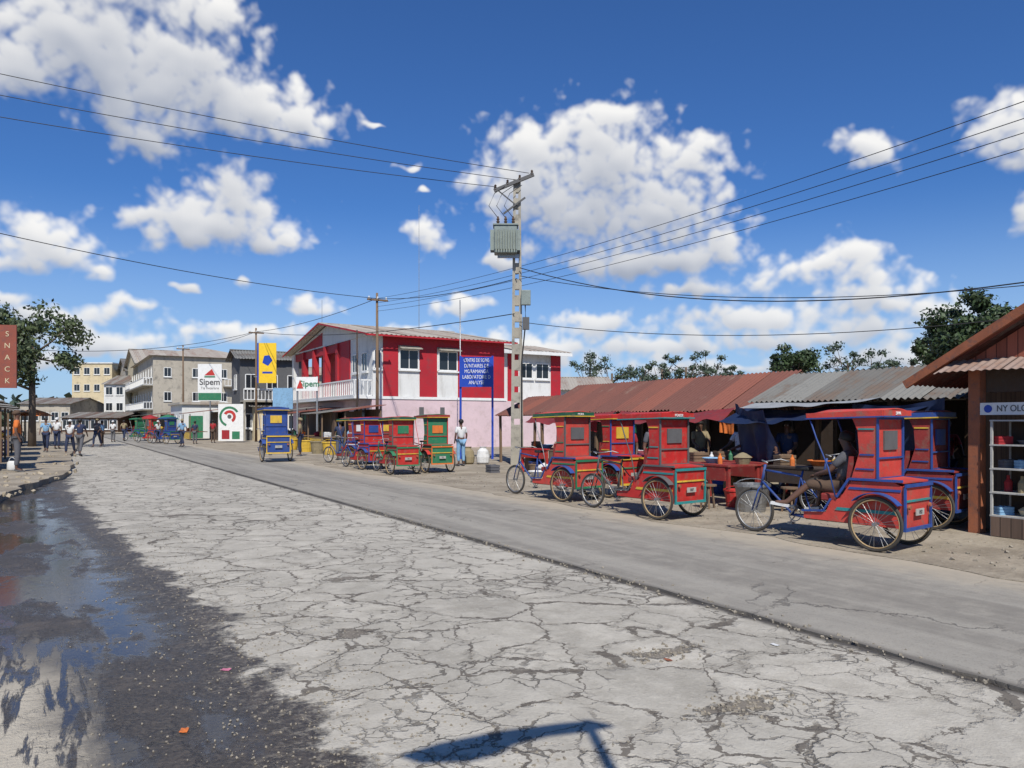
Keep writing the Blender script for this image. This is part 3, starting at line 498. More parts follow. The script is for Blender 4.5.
def stool(p,label): 
    t=thing('stool',label,'stool',p,.4); MB().lathe((0,0,.41),[(.16,0),(.16,.03)],14).build('seat',wood,t)
    for k in range(3): a=k*2.1; MB().bar((.14*cos(a),.14*sin(a),0),(.09*cos(a),.09*sin(a),.41),.03).build('leg',wood,t)
stool(Pv(708,10.4,.012),'wooden stool in front of the red painted table'); stool(Pv(790,11.2,.012),'wooden stool behind the red and blue rickshaw')
for k in range(9):
    p=RD(12.4+k*.85,13.35,1.86); m=gm[(k*2)%7]; s_=random.uniform(.3,.45)
    o=sheet('coloured garment hanging under the rusty eave',[p,p+RD(s_,0),p+RD(s_,0,-.5),p+V((0,0,-.55))],m,.02,2,'hanging_garment','garment',0.,'garments hung along the rusty hall')
# hut at the right edge
t=thing('wooden_hut','wooden kiosk hut with an orange-brown plank gable at the right edge','hut',RD(3.1,11.4),TH)
L=3.0; MB().prism([(0,-.1,2.42),(0,L/2,3.38),(0,L+.15,2.42)],(.05,0,0)).build('gable_wall',rplank,t)
mb=MB(); mb.bar((-.26,L/2,3.5),(-.26,L+.85,2.16),.05,.12); mb.bar((-.26,L/2,3.5),(-.26,-.85,2.16),.05,.12); mb.build('barge_board',orange,t)
mb=MB(); mb.corr((-.24,L/2,3.5),(1,0,0),(0,1,-.57),3.6,2.72,.13,.022,.03); mb.corr((-.24,L/2,3.5),(1,0,0),(0,-1,-.57),3.6,2.72,.13,.022,.03); mb.build('roof',rustx,t)
MB().corr((.0,-.1,2.48),(0,1,0),(-1,0,-.40),L+.40,.50,.11,.009,.012).build('awning',silver,t)
for y in(.05,L-.06): MB().bb((-.06,y-.08,-.03),(.1,y+.08,2.4)).build('post',orange if y>1 else wood,t)
MB().bb((.0,.2,2.02),(.06,L-.2,2.38)).build('lintel',dwood,t); MB().bb((2.9,.1,0),(3.0,L,2.4)).build('rear_wall',plank,t); MB().bb((.15,L-.05,0),(2.9,L,2.4)).build('side_wall',plank,t); MB().bb((.2,.0,-.02),(2.9,L-.06,.05)).build('floor',wood,t)
MB().bb((-.09,L-1.9,1.70),(-.06,L-.16,1.87)).build('sign_board',wpaint,t); text('NY OLOAD',.125,dgrey,t,(-.095,L-.66,1.785),(pi/2,0,-pi/2),sx=.85); MB(MX.Translation((-.092,L-.27,1.785))@MX.Rotation(-pi/2,4,'Y')).lathe((0,0,0),[(.055,0),(.055,.004)],20).build('sign_emblem',signb,t)
t2=thing('display_case','open display case with shelves of small goods in the hut at the right edge','display case',RD(4.75,11.25),TH)
mb=MB()
for y in(-1.,0,1.): 
    for x in(0,.5): mb.bb((x-.014,y-.014,.0),(x+.014,y+.014,1.62))
for z in(.3,.62,.95,1.28,1.62): mb.bb((-.02,-1.02,z-.01),(.52,1.02,z+.01))
mb.build('frame',mat('light_grey_frame',(.42,.41,.38)),t2)
MB().bb((-.03,-1.,.02),(-.01,1.,.29)).build('base_panel',plank,t2); MB().bb((.49,-1,.3),(.5,1,1.6)).build('back_panel',dwood,t2)
for z in(.31,.63,.96,1.29):
    for k in range(9):
        y=-.9+k*.225+random.uniform(-.03,.03); p=t2.location+MX.Rotation(TH,3,'Z')@V((random.uniform(.12,.3),y,z)); kd=random.choice(['jar','jar','basket','basin','crate']); goods(kd,p,random.choice([whc,whc,kha,sky_c,grc,wood,cream,rdc]),'small item on a shelf of the display case','items in the display case',0,{'jar':.85,'basket':.45,'basin':.4,'crate':.45}[kd])
# ---------------- rickshaws
WH={}
def wheel(root,c,r,rimm=beige):
    k=round(r,3)
    if k not in WH:
        mb=MB(); mb.tube([(-.05,0,0),(.05,0,0)],.022,10)
        for i in range(20): a=2*pi*i/20+(.05 if i%2 else -.05); mb.tube([(.02*(-1)**i,.02*cos(a),.02*sin(a)),(0,(r-.05)*cos(a),(r-.05)*sin(a))],.0026,4)
        WH[k]=(mb,MB().ring((0,0,0),r-.02,.02,36,8),MB().ring((0,0,0),r-.046,.010,36,6,1.4))
    a,b,d=WH[k]; o=a.build('wheel',steel,root,loc=c); b.build('tyre',tyrem,o,True); d.build('rim',rimm,o,True); return o
def rick(p,deg,label,A=red,B=blue,C=green,plate='152',sc=1.,side='',tall=0,D=yellow,E=None,group='cycle rickshaws parked along the street'):
    t=thing('cycle_rickshaw',label,'cycle rickshaw',p,R(deg),group); t.scale=(sc,sc,sc); T=tall; X=.38
    for s in(-1,1): wheel(t,(s*.44,0,.34),.34)
    wheel(t,(0,1.95,.32),.32,steel)
    mb=MB(); mb.tube([(0,1.77,.98),(0,1.83,.68)],.02); mb.tube([(0,1.83,.68),(.05,1.85,.62),(.05,1.95,.32)],.011,6); mb.tube([(0,1.83,.68),(-.05,1.85,.62),(-.05,1.95,.32)],.011,6)
    mb.tube([(0,1.78,.9),(0,1.22,.84)],.015); mb.tube([(0,1.82,.74),(0,1.34,.30)],.017); mb.tube([(0,1.19,.92),(0,1.34,.30)],.015)
    for s in(-1,1): mb.tube([(s*.03,1.34,.30),(s*.24,.9,.30),(s*.3,0,.32)],.013,6); mb.tube([(0,1.22,.82),(s*.2,.98,.42)],.011,6)
    mb.tube([(-.42,0,.34),(.42,0,.34)],.015); mb.build('bicycle_frame',B,t,True)
    MB().tube([(-.28,1.56,1.02),(-.24,1.67,1.05),(0,1.77,1.02),(.24,1.67,1.05),(.28,1.56,1.02)],.011,6).build('handlebar',steel,t,True)
    MB().prism([(-.08,1.07,.93),(.08,1.07,.93),(.07,1.18,.93),(.02,1.3,.93),(-.02,1.3,.93),(-.07,1.18,.93)],(0,0,.05)).build('saddle',black,t,bev=.015)
    mb=MB(); mb.tube([(-.09,1.34,.30),(.09,1.34,.30)],.013,6); mb.tube([(.09,1.34,.30),(.09,1.44,.17)],.009,6); mb.tube([(-.09,1.34,.30),(-.09,1.24,.43)],.009,6); mb.ring((.05,1.34,.3),.09,.007,20,5); mb.bb((.09,1.41,.15),(.19,1.48,.18)); mb.bb((-.19,1.21,.42),(-.09,1.28,.45)); mb.build('crankset',steel,t)
    prof=[(-.26,.30),(-.29,.80),(-.18,.86),(.34,.84),(.48,.62),(.6,.58),(.68,.42),(.98,.40),(.98,.32)]
    for s in(-1,1):
        sp_=MB().prism([(s*.33,y,z) for y,z in prof],(s*.025,0,0)).build('side_panel',A,t)
        MB().prism([(s*.358,y,z) for y,z in((-.25,.46),(-.26,.50),(.52,.50),(.55,.46))],(s*.006,0,0)).build('side_band',D,sp_); MB().prism([(s*.358,y,z) for y,z in((-.27,.74),(-.275,.77),(.36,.77),(.38,.74))],(s*.006,0,0)).build('upper_band',C,sp_)
    MB().bb((-.33,-.25,.30),(.33,.97,.335)).build('floor',wood,t); MB().prism([(-.36,-.265,.28),(-.36,-.295,.82),(-.36,-.325,.82),(-.36,-.295,.28)],(.72,0,0)).build('rear_panel',A,t); MB().prism([(-.35,-.30,.845),(-.35,.05,.872),(-.35,.05,.892),(-.35,-.30,.865)],(.70,0,0)).build('parcel_shelf',A,t)
    mb=MB(); mb.bb((-.38,-.35,.80),(.38,-.325,.84)); mb.bb((-.38,-.34,.27),(.38,-.31,.31)); mb.bb((-.38,-.338,.311),(-.35,-.315,.799)); mb.bb((.35,-.338,.311),(.38,-.315,.799)); mb.build('rear_trim',C,t)
    mb=MB(); mb.bb((-.349,-.332,.62),(.349,-.314,.645)); mb.build('rear_band',D,t)
    mb=MB()
    for s in(-1,1):
        mb.bar((s*.37,-.3,.875),(s*.37,.36,.87),.025,.03); mb.bar((s*.37,.36,.87),(s*.37,.52,.63),.025,.03); mb.bar((s*.37,.6,.60),(s*.37,.70,.44),.02,.025); mb.bar((s*.37,.70,.44),(s*.37,1.0,.42),.02,.025)
    mb.build('side_rail',B,t)
    for s in(-1,1):
        n=12;vs=[]
        for i in range(n+1):
            a=R(45)+R(95)*i/n; r=.375
            vs+=[(s*.37,r*cos(a),.34+r*sin(a)),(s*.49,r*cos(a),.34+r*sin(a)),(s*.49,(r+.01)*cos(a),.34+(r+.01)*sin(a)),(s*.37,(r+.01)*cos(a),.34+(r+.01)*sin(a))]
        MB().add(vs,[(4*i+k,4*i+(k+1)%4,4*i+4+(k+1)%4,4*i+4+k) for i in range(n) for k in range(4)]).build('mudguard',B,t)
        MB(MX.Translation((s*.29,-.34,.56))@MX.Rotation(pi/2,4,'X')).lathe((0,0,0),[(.03,0),(.025,.02)],12).build('reflector',orange,t)
    MB().bb((-.3,.38,.56),(.3,.78,.66)).build('seat',dred,t,bev=.02); MB().prism([(-.29,.46,.66),(-.29,.40,1.15),(-.29,.34,1.15),(-.29,.36,.66)],(.58,0,0)).build('seat_back',dred,t)
    MB().bb((-.32,.02,.87),(.32,.045,1.66+T)).build('back_panel',A,t)
    for s in(-1,1): MB().prism([(s*.33,y,z) for y,z in((.02,.87),(.02,1.66+T),(.34,1.66+T),(.26,1.48),(.24,1.2),(.34,.87))],(s*.02,0,0)).build('side_wing',A,t)
    mb=MB()
    for z in(.89,1.14,1.63+T): mb.bb((-.35,-.003,z-.011),(.35,.017,z+.011))
    for x in(-.35,.35): mb.bb((x-.013,-.005,.85),(x+.013,.018,1.66+T))
    mb.build('back_trim',B if C!=green else dgrey,t)
    MB().bb((-.18,-.002,1.24),(.18,.018,1.48)).build('back_inset',C if side=='' else dgrey,t) 
    for s in(-1,1):
        for a,b,mm in(((.05,1.5),(.25,1.5),D),((.05,1.18),(.23,1.18),C),((.05,1.0),(.28,1.0),C)): MB().bar((s*.358,a[0],a[1]),(s*.358,b[0],b[1]),.01,.02).build('side_trim',mm,t)
    n=8;vs=[];ys=[-.06,.15,.5,.74,.92]
    for y in ys:
        for i in range(n+1):
            x=-X+2*X*i/n; z=1.74+T-.04*(x/X)**2-.01*y-(.035 if y>.9 else 0); vs.append((x,y,z))
    k=n+1; fs=[(j*k+i,j*k+i+1,(j+1)*k+i+1,(j+1)*k+i) for j in range(len(ys)-1) for i in range(n)]
    ro=MB().add(vs,fs).build('roof',A,t,True); q=ro.modifiers.new('solid','SOLIDIFY'); q.thickness=.022; q.offset=1
    mb=MB(); X+=.008
    for s in(-1,1): mb.prism([(s*X,-.07,1.655+T),(s*X,-.07,1.735+T),(s*X,.92,1.70+T),(s*X,.92,1.63+T)],(s*.012,0,0))
    mb.bb((-X,.92,1.62+T),(X,.932,1.70+T)); mb.bb((-X,-.083,1.65+T),(X,-.07,1.735+T)); mb.build('roof_valance',E or A,ro)
    mb=MB()
    for s in(-1,1): mb.bar((s*(X+.013),-.08,1.655+T),(s*(X+.013),.93,1.63+T),.008,.018)
    mb.bb((-X-.01,-.094,1.645+T),(X+.01,-.085,1.665+T)); mb.bb((-X-.01,.934,1.62+T),(X+.01,.941,1.64+T)); mb.build('roof_trim',C if not E else D,ro)
    for s in(-1,1): MB().tube([(s*.37,.89,1.64+T),(s*.365,.80,1.38),(s*.36,.64,1.0),(s*.36,.54,.62)],.010,6).build('roof_support',B if C!=green else steel,t,True)
    MB().bb((-.11,-.352,.45),(.11,-.340,.53)).build('number_plate',plate_m,t); text(plate,.06,dgrey,t,(0,-.356,.49))
    if side: text(side,.06,wpaint,t,(0,-.09,1.695+T))
    return t
def rk(px,py,deg,*a,**k):
    L=G(px,py,.012); s=k.get('sc',1.); q=R(deg); return rick(L+V((cos(q),sin(q),0))*.44*s,deg,*a,**k)
r4=rk(875,552,40,'nearest red rickshaw with blue rails and a passenger inside, at right',plate='152',side='SAVA',C=blue,A=red2,D=teal)
rk(657,520,38,'red rickshaw seen from behind left of the red table',plate='087',C=teal,side='POUSSE',B=dgrey)
rk(562,502,40,'red rickshaw closest to the concrete transformer pole',B=blue,C=green,plate='210',side='MORA',A=red2,tall=.05,E=dgreen)
rk(608,498,38,'red rickshaw half hidden between the two front red ones',plate='133',B=blue,C=yellow,D=green)
rk(390,475,34,'green-trimmed red rickshaw in the middle of the mid-street row',C=green,B=green,plate='64',A=red,E=dgreen)
rk(425,473,32,'green rickshaw with orange panels at the right of the mid-street row',A=green,B=red,C=orc,plate='75',tall=.08,E=dred)
rk(362,470,40,'blue-framed red rickshaw at the left of the mid-street row',C=blue,plate='31',E=blue)
rk(374,464,36,'dark rickshaw hidden behind the mid-street row',A=dred,C=yellow,B=dgrey,plate='22')
rk(351,465,50,'low rickshaw with a white trim leftmost in the mid-street row',A=dred,C=wpaint,B=blue,plate='19',E=dgreen)
rk(262,462,30,'tall blue rickshaw with yellow trim alone on the roadside',A=blue,B=blue,C=yellow,plate='11',sc=1.25)
rk(930,530,42,'red and dark blue rickshaw parked behind the nearest one',A=dred,B=blue,C=blue,plate='98',E=blue)
for px,py,a,lab in((150,443,red,'distant red rickshaw near the grey corner building'),(166,444,blue,'distant blue rickshaw near the grey corner building'),(136,441,green,'distant green rickshaw farthest up the street')):
    rk(px,py,60,lab,A=a,plate='5',sc=1.1)
# ---------------- people
def skinobj(name,J,E,m,parent,sub=2,root=0):
    ks=list(J); me=bpy.data.meshes.new(name); me.from_pydata([J[k][0] for k in ks],[(ks.index(a),ks.index(b)) for a,b in E],[]); me.materials.append(m)
    o=bpy.data.objects.new(name,me); COL.objects.link(o); o.parent=parent; md=o.modifiers.new('skin','SKIN'); md.use_smooth_shade=True; sv=me.skin_vertices[0].data
    for i,k in enumerate(ks):
        r=J[k][1]; sv[i].radius=(r if isinstance(r,tuple) else (r,r)); sv[i].use_root=(i==root) or k.endswith('0r')
    s=o.modifiers.new('sub','SUBSURF'); s.levels=sub; s.render_levels=sub; return o
def person(p,rz,label,shirt,pants,pose='stand',h=1.66,near=False,hat=None,ph=1):
    t=thing('person',label,'person',p,rz); t.scale=(h/1.68,)*3
    j=dict(pel=(0,0,.95),spi=(0,0,1.12),che=(0,0,1.32),nec=(0,-.005,1.46),jaw=(0,.015,1.54),hd=(0,.005,1.6),top=(0,0,1.655))
    for s,n in((-1,'l'),(1,'r')):
        j.update({'sh'+n:(s*.165,0,1.385),'el'+n:(s*.225,-.02,1.12),'wr'+n:(s*.22,.07,.89),'ha'+n:(s*.215,.1,.82),'hi'+n:(s*.09,0,.9),'kn'+n:(s*.1,.02,.5),'an'+n:(s*.1,-.02,.09),'to'+n:(s*.115,.13,.035)})
    if pose=='walk':
        for s,n in((-ph,'l'),(ph,'r')):
            j['kn'+n]=(j['kn'+n][0],.02+.16*s,.52); j['an'+n]=(j['an'+n][0],-.02+.25*s if s>0 else -.3,.09 if s>0 else .14); j['to'+n]=(j['to'+n][0],j['an'+n][1]+.15,.04)
            j['el'+n]=(j['el'+n][0],-.02-.13*s,1.13); j['wr'+n]=(j['wr'+n][0],.08-.2*s,.93); j['ha'+n]=(j['ha'+n][0],.11-.23*s,.87)
    if pose=='sit':
        z0=.745; y0=.62
        j.update(pel=(0,y0,z0),spi=(0,y0-.04,z0+.18),che=(0,y0-.1,z0+.36),nec=(0,y0-.09,z0+.49),jaw=(0,y0-.03,z0+.555),hd=(0,y0-.04,z0+.615),top=(0,y0-.05,z0+.67))
        for s,n in((-1,'l'),(1,'r')):
            j.update({'sh'+n:(s*.165,y0-.1,z0+.41),'el'+n:(s*.22,y0+.08,z0+.2),'wr'+n:(s*.14,y0+.28,z0+.15),'ha'+n:(s*.11,y0+.34,z0+.13),'hi'+n:(s*.1,y0+.03,z0-.02),'kn'+n:(s*.16,y0+.38,z0+.08),'an'+n:(s*.17,y0+.44,z0-.30),'to'+n:(s*.18,y0+.58,z0-.34)})
        j['knl']=(-.24,y0+.34,z0+.02); j['anl']=(-.38,y0+.60,z0-.24); j['tol']=(-.43,y0+.74,z0-.24)
    if pose=='reach':
        for n,s in(('l',-1),('r',1)): j['el'+n]=(s*.2,.16,1.16); j['wr'+n]=(s*.14,.38,1.08); j['ha'+n]=(s*.13,.45,1.06)
    r=dict(pel=(.125,.1),spi=(.115,.09),che=(.13,.095),nec=.05,jaw=.062,hd=(.078,.09),top=.06)
    for n in'lr': r.update({'sh'+n:.055,'el'+n:.038,'wr'+n:.026,'ha'+n:(.034,.02),'hi'+n:.085,'kn'+n:.055,'an'+n:.036,'to'+n:(.035,.025)})
    E=[('pel','spi'),('spi','che'),('che','nec'),('nec','jaw'),('jaw','hd'),('hd','top')]
    for n in'lr': E+=[('che','sh'+n),('sh'+n,'el'+n),('el'+n,'wr'+n),('wr'+n,'ha'+n),('pel','hi'+n),('hi'+n,'kn'+n),('kn'+n,'an'+n),('an'+n,'to'+n)]
    J={k:(j[k],r[k]) for k in j}
    if near:
        for n in'lr':
            a=V(j['wr'+n]);b=V(j['ha'+n]);d=(b-a).normalized();sd_=V((0,0,1)).cross(d); sd_=sd_.normalized() if sd_.length>.1 else V((0,1,0))
            for f in range(5):
                L=[.045,.075,.085,.078,.06][f]; q=b+sd_*(-.028+.017*(f-.4)) if f else a.lerp(b,.4)+sd_*-.02
                dd=(d*.6-sd_*.8).normalized() if f==0 else d; down=V((0,0,-.25))
                for c in range(3): J['f%s%d%d%s'%(n,f,c,'0r' if c==0 else '')]=(tuple(q+dd*L*c*.5+down*L*c*c*.15),.009)
                E+=[('f%s%d00r'%(n,f),'f%s%d1'%(n,f)),('f%s%d1'%(n,f),'f%s%d2'%(n,f))]
        hd=V(j['hd']); J['nose']=(tuple(hd+V((0,.1,-.01))),.014); E.append(('hd','nose'))
    skinobj('body',J,E,skin,t,2 if near else 1)
    S_={k:(j[k],tuple(x+.022 for x in r[k]) if isinstance(r[k],tuple) else r[k]+.02) for k in('pel','spi','che')}
    S_['pel']=(tuple(V(j['pel'])+V((0,0,.02))),(.15,.125)); S_['col']=(tuple(V(j['che']).lerp(V(j['nec']),.75)),.06)
    ES=[('pel','spi'),('spi','che'),('che','col')]
    for n in'lr': S_['sh'+n]=(j['sh'+n],.072); S_['sl'+n]=(tuple(V(j['sh'+n]).lerp(V(j['el'+n]),.75)),.058); ES+=[('che','sh'+n),('sh'+n,'sl'+n)]
    skinobj('shirt',S_,ES,shirt,t,1)
    cuf=.15 if pose=='sit' else .85
    S_={'pel':(j['pel'],(.142,.118))}; ES=[]
    for n in'lr': S_['hi'+n]=(j['hi'+n],.102); S_['kn'+n]=(j['kn'+n],.075); S_['cu'+n]=(tuple(V(j['kn'+n]).lerp(V(j['an'+n]),cuf)),.06); ES+=[('pel','hi'+n),('hi'+n,'kn'+n),('kn'+n,'cu'+n)]
    skinobj('trousers',S_,ES,pants,t,1)
    hd=V(j['hd'])
    mb=MB(MX.Translation(hd+V((0,-.012,.012)))@MX.Rotation(R(18),4,'X')); mb.lathe((0,0,0),[(.093,-.02),(.1,.02),(.09,.06),(.06,.09),(.01,.1)],14,.92,1.08); mb.build('hair' if not hat else 'cap',hat or hairm,t,True)
    if hat: MB(MX.Translation(hd+V((0,.1,.03)))).lathe((0,0,0),[(.075,0),(.075,.01)],12).build('cap_peak',hat,t)
    if near:
        mb=MB()
        for s in(-1,1): mb.lathe(hd+V((s*.032,.083,.0)),[(.002,-.008),(.011,0),(.002,.008)],8,1,.5)
        mb.build('eyes',whc,t); MB().lathe(hd+V((0,.075,-.052)),[(.004,-.006),(.022,0),(.004,.006)],8,1,.6).build('mouth',dred,t)
    for n in'lr':
        a=V(j['an'+n]);b=V(j['to'+n]); MB().bar(a.lerp(b,-.25)-V((0,0,.045)),b+(b-a).normalized()*.05-V((0,0,.012)),.085,.035).build('shoe',whc if pose=='sit' else dgrey,t)
    return t
def bag(p,m,label): 
    t=thing('bag',label,'bag',p); MB().lathe((0,0,0),[(.1,0),(.16,.05),(.15,.25),(.1,.3)],10,1,.5).build('bag_body',m,t,True); MB().tube([V((.09*cos(a),0,.29+.12*sin(a))) for a in [i*pi/8 for i in range(9)]],.008,5).build('handle',m,t)
person(W(17,22.6,.14),R(-60),'person in an orange top and dark trousers standing on the left bank',orc,grc,'stand',1.78,hat=brownc)
PP=[(46,452,'walk',sky_c,navy,200,'person in light blue walking at the far left beside the stalls'),(70,455,'walk',whc,navy,190,'person in white with navy trousers walking up the left street'),(80,456,'walk',navy,grc,10,'person in navy walking beside the one in white on the left street'),(97,447,'walk',grc,navy,180,'person in grey walking in the middle of the far street'),(102,446,'stand',sky_c,brownc,90,'person in light blue standing at the far street centre'),(113,442,'stand',whc,grc,0,'tiny distant person in white near the street end'),(124,441,'walk',kha,navy,0,'tiny distant person in khaki near the street end'),(182,447,'walk',sky_c,navy,60,'person in light blue walking before the white shop'),(195,444,'stand',navy,grc,0,'person in navy standing before the white shop'),(158,443,'reach',whc,navy,60,'person in white by the distant rickshaws'),(213,443,'stand',rdc,brownc,0,'person in crimson left of the round painted mark'),(300,456,'stand',kha,navy,100,'person in khaki standing by the yellow stall'),(340,460,'reach',navy,grc,30,'person in navy behind the mid-street rickshaws'),(57,449,'stand',whc,navy,0,'person in white standing among the left pedestrians')]
for i,(px,py,po,s_,p_,dg,lab) in enumerate(PP): person(G(px,py,.14 if px<70 else 0.012),R(dg),lab,s_,p_,po,1.64+.04*(i%4),ph=1 if i%2 else -1,hat=[None,whc,None,kha][i%4])
person(G(461,466,.012),R(30),'person in white and light blue standing left of the blue sign posts',whc,sky_c,'stand',1.66,hat=None)
ps=person(r4.location.copy(),R(40),'passenger in dark clothes sitting inside the nearest rickshaw, one leg out',grc,brownc,'sit',1.68,True)
person(W(787,15.2,.012),R(150),'person in navy standing in the shade behind the nearest rickshaw handlebar',navy,navy,'reach',1.6,True)
person(W(741,16.6,.012),R(120),'person in a white shirt at the market table beside the tarpaulin',whc,kha,'reach',1.6,True)
person(W(654,15.7,.012),R(200),'person with a lime cap standing just beyond the red rickshaw',grc,navy,'stand',1.62,True,hat=yec)
person(W(628,17.6,.012),R(160),'person in crimson between two red rickshaws',rdc,grc,'stand',1.55,True)
person(W(946,13.6,.012),R(170),'person in dark crimson by the rickshaw at the hut',rdc,navy,'reach',1.6,True)
person(W(700,18.2,.012),R(180),'person in khaki working inside the rusty market hall',kha,navy,'reach',1.6); person(W(580,20.5,.012),R(150),'person in pink inside the left end of the market hall',pkc,navy,'stand',1.55)
bag(G(12,471,.14),whc,'white bag on the left bank beside the person in orange')
# ---------------- big pole
BX=W(517,28.65); t=thing('utility_pole','tall perforated concrete pole carrying the grey transformer','utility pole',BX)
H=10.6; mb=MB()
for s in(-1,1): mb.bar((s*.18,0,-.1),(s*.09,0,H),.12,.26,.09)
mb.bb((-.13,-.1,-.1),(.13,.1,1.5)); z=1.5
while z<H-.3:
    w_=.125-.07*z/H; mb.bb((-w_,-.09,z+.22),(w_,.09,z+.6)); z+=.6
mb.build('pole_shaft',concr,t)
ca=MB(); ca.bar((-.85,-.18,10.15),(.62,-.18,10.75),.1,.12); ca.bar((-.5,-.18,9.3),(.3,-.18,9.9),.06,.06); ca.bar((-.75,-.18,10.2),(0,-.15,9.6),.04); co_=ca.build('crossarm',dgrey,t)
for x in(-.8,-.35,.1,.55): MB().lathe((x,-.18,10.5+(x-.1)*.4),[(.03,0),(.07,.05),(.03,.08),(.07,.12),(.03,.15),(.05,.2),(.02,.24)],10).build('insulator',brownc,co_)
tr=thing('transformer','grey pole-mounted transformer with cooling fins and bushings','transformer',BX+V((-.42,-.35,7.72)))
MB().bb((-.42,-.28,.05),(.42,.28,1.05)).build('tank',mat('grey_green_metal',(.20,.24,.22),.55),tr,bev=.03); g2=MC['grey_green_metal']
mb=MB()
for i in range(9): x=-.38+i*.095; mb.bb((x-.012,-.42,.15),(x+.012,-.282,.9))
for i in range(5): y=-.2+i*.1; mb.bb((-.56,y-.012,.15),(-.422,y+.012,.9)); mb.bb((.422,y-.012,.15),(.54,y+.012,.9))
mb.build('cooling_fins',g2,tr); MB().bb((-.46,-.32,1.052),(.46,.32,1.1)).build('lid',g2,tr); MB().bb((-.3,.0,-.08),(.5,.1,.045)).build('bracket',steel,tr)
for x in(-.28,0,.28): MB().lathe((x,0,1.1),[(.05,0),(.08,.05),(.04,.09),(.07,.14),(.035,.18),(.06,.22),(.02,.34)],10).build('bushing',brownc,tr)
for x in(-.28,0,.28): tag(MB().tube([BX+V((x-.42,-.35,9.1)),BX+V((x-.75,-.5,9.5)),BX+V((x-.55,-.35,10.)),BX+V((x-.1,-.2,10.35))],.012,5).build('jumper_cable',wire,None,True),'black jumper cable looping from the transformer up to the crossarm','cable','jumper cables above the transformer')
t=thing('fuse_box','grey fuse box with cables strapped to the concrete pole','fuse box',BX+V((.2,-.3,5.9))); MB().bb((-.05,-.1,0),(.3,.1,.55)).build('box',g2,t,bev=.02); MB().tube([(.1,0,0),(.12,.0,-.6),(-.02,.05,-2.),(-.02,.05,-5.8)],.025,6).build('conduit',wire,t,True); MB().bb((0,-.11,-.9),(.25,.08,-.45)).build('meter',dgrey,t)
def wpole(px,Y,yt,label,arm=True,m=wood,r=.11):
    H=Zp(yt,Y); p=W(px,Y); t=thing('utility_pole',label,'utility pole',p,TH); MB().tube([(0,0,-.1),(.02,0,H*.5),(0,0,H)],r,8,r*.6).build('pole_shaft',m,t,True)
    if arm:
        c=MB().bar((-.6,-.1,H-.4),(.6,-.1,H-.4),.08,.1).build('crossarm',m,t)
        for x in(-.5,0,.5): MB().lathe((x,-.1,H-.35),[(.04,0),(.05,.08),(.02,.14)],8).build('insulator',whc,c)
    return p+V((0,0,H-.3))
pA=wpole(377,42.5,293,'wooden pole in front of the red and white building'); pB=wpole(357,44,330,'thin pole by the gable of the red building',False,dwood,.07); pC=wpole(256,62,328,'wooden pole beside the yellow billboard'); pD=wpole(183,75,345,'distant pole before the grey corner building',True); pE=wpole(30,48,345,'pole standing under the left tree',False); wpole(460,43,300,'slim metal pole behind the blue sign',False,steel,.05)
pF=V((-25,18,0)); pG=W(1300,11.)
for p,lab,h in((pF,'concrete pole outside the left edge that carries the high wires',12.9),(pG,'pole outside the right edge that carries the street wires',8.2)):
    t=thing('utility_pole',lab,'utility pole',p,TH); MB().tube([(0,0,-.1),(0,0,h)],.14,10,.09).build('pole_shaft',concr,t,True); MB().bar((-.7,0,h-.3),(.7,0,h-.3),.1).build('crossarm',concr,t)
def cable(a,b,sag,label,r=.018,group=None):
    a=V(a);b=V(b); pts=[a.lerp(b,i/28)-V((0,0,4*sag*(i/28)*(1-i/28))) for i in range(29)]; tag(MB().tube(pts,r,5).build('overhead_cable',wire,None,True),label,'cable',group)
for x,z,zz,n in((.45,10.8,12.75,'highest'),(-.0,10.55,11.95,'middle'),(-.8,10.3,11.15,'lowest')): cable(BX+V((x,-.18,z)),pF+V((0,0,zz)),.35,'%s of the three high wires running from the crossarm to the upper left'%n,.012)
for i,(z,dz,n) in enumerate(((0,0,'highest'),(-.25,-.22,'second'),(-.45,-.4,'third'),(-.7,-.62,'lowest'))): cable(pA+V((0,0,z)),pG+V((.3*i,0,7.6+dz)),.55,'%s of the street wires rising to the upper right'%n,.009)
cable(BX+V((.1,-.2,7.3)),W(1300,14,Zp(232,14)),1.25,'black cable sagging from the big pole to the right edge',.016)
cable(BX+V((.1,-.2,7.0)),W(1300,16,Zp(250,16)),.9,'thinner black cable just under the sagging one',.012)
cable(BX+V((.1,-.2,5.3)),W(1300,18,Zp(275,18)),.9,'low cable from the fuse box to the right edge',.012)
cable(pC,BX+V((-.1,-.2,5.6)),.5,'cable from the yellow billboard pole to the big pole',.018); cable(pA,BX+V((0,-.2,6.9)),.25,'cable from the pole before the red building to the big pole',.016)
cable(pA,W(-260,22,Zp(170,22)),.5,'long cable crossing the street from the red building to the left edge',.016); cable(pC,pE,.6,'cable crossing the far street from the billboard pole to the left tree',.018); cable(pD,pC,.3,'distant cable along the right side of the street',.018); cable(pC,pA,.3,'cable between the billboard pole and the pole by the red building',.018)
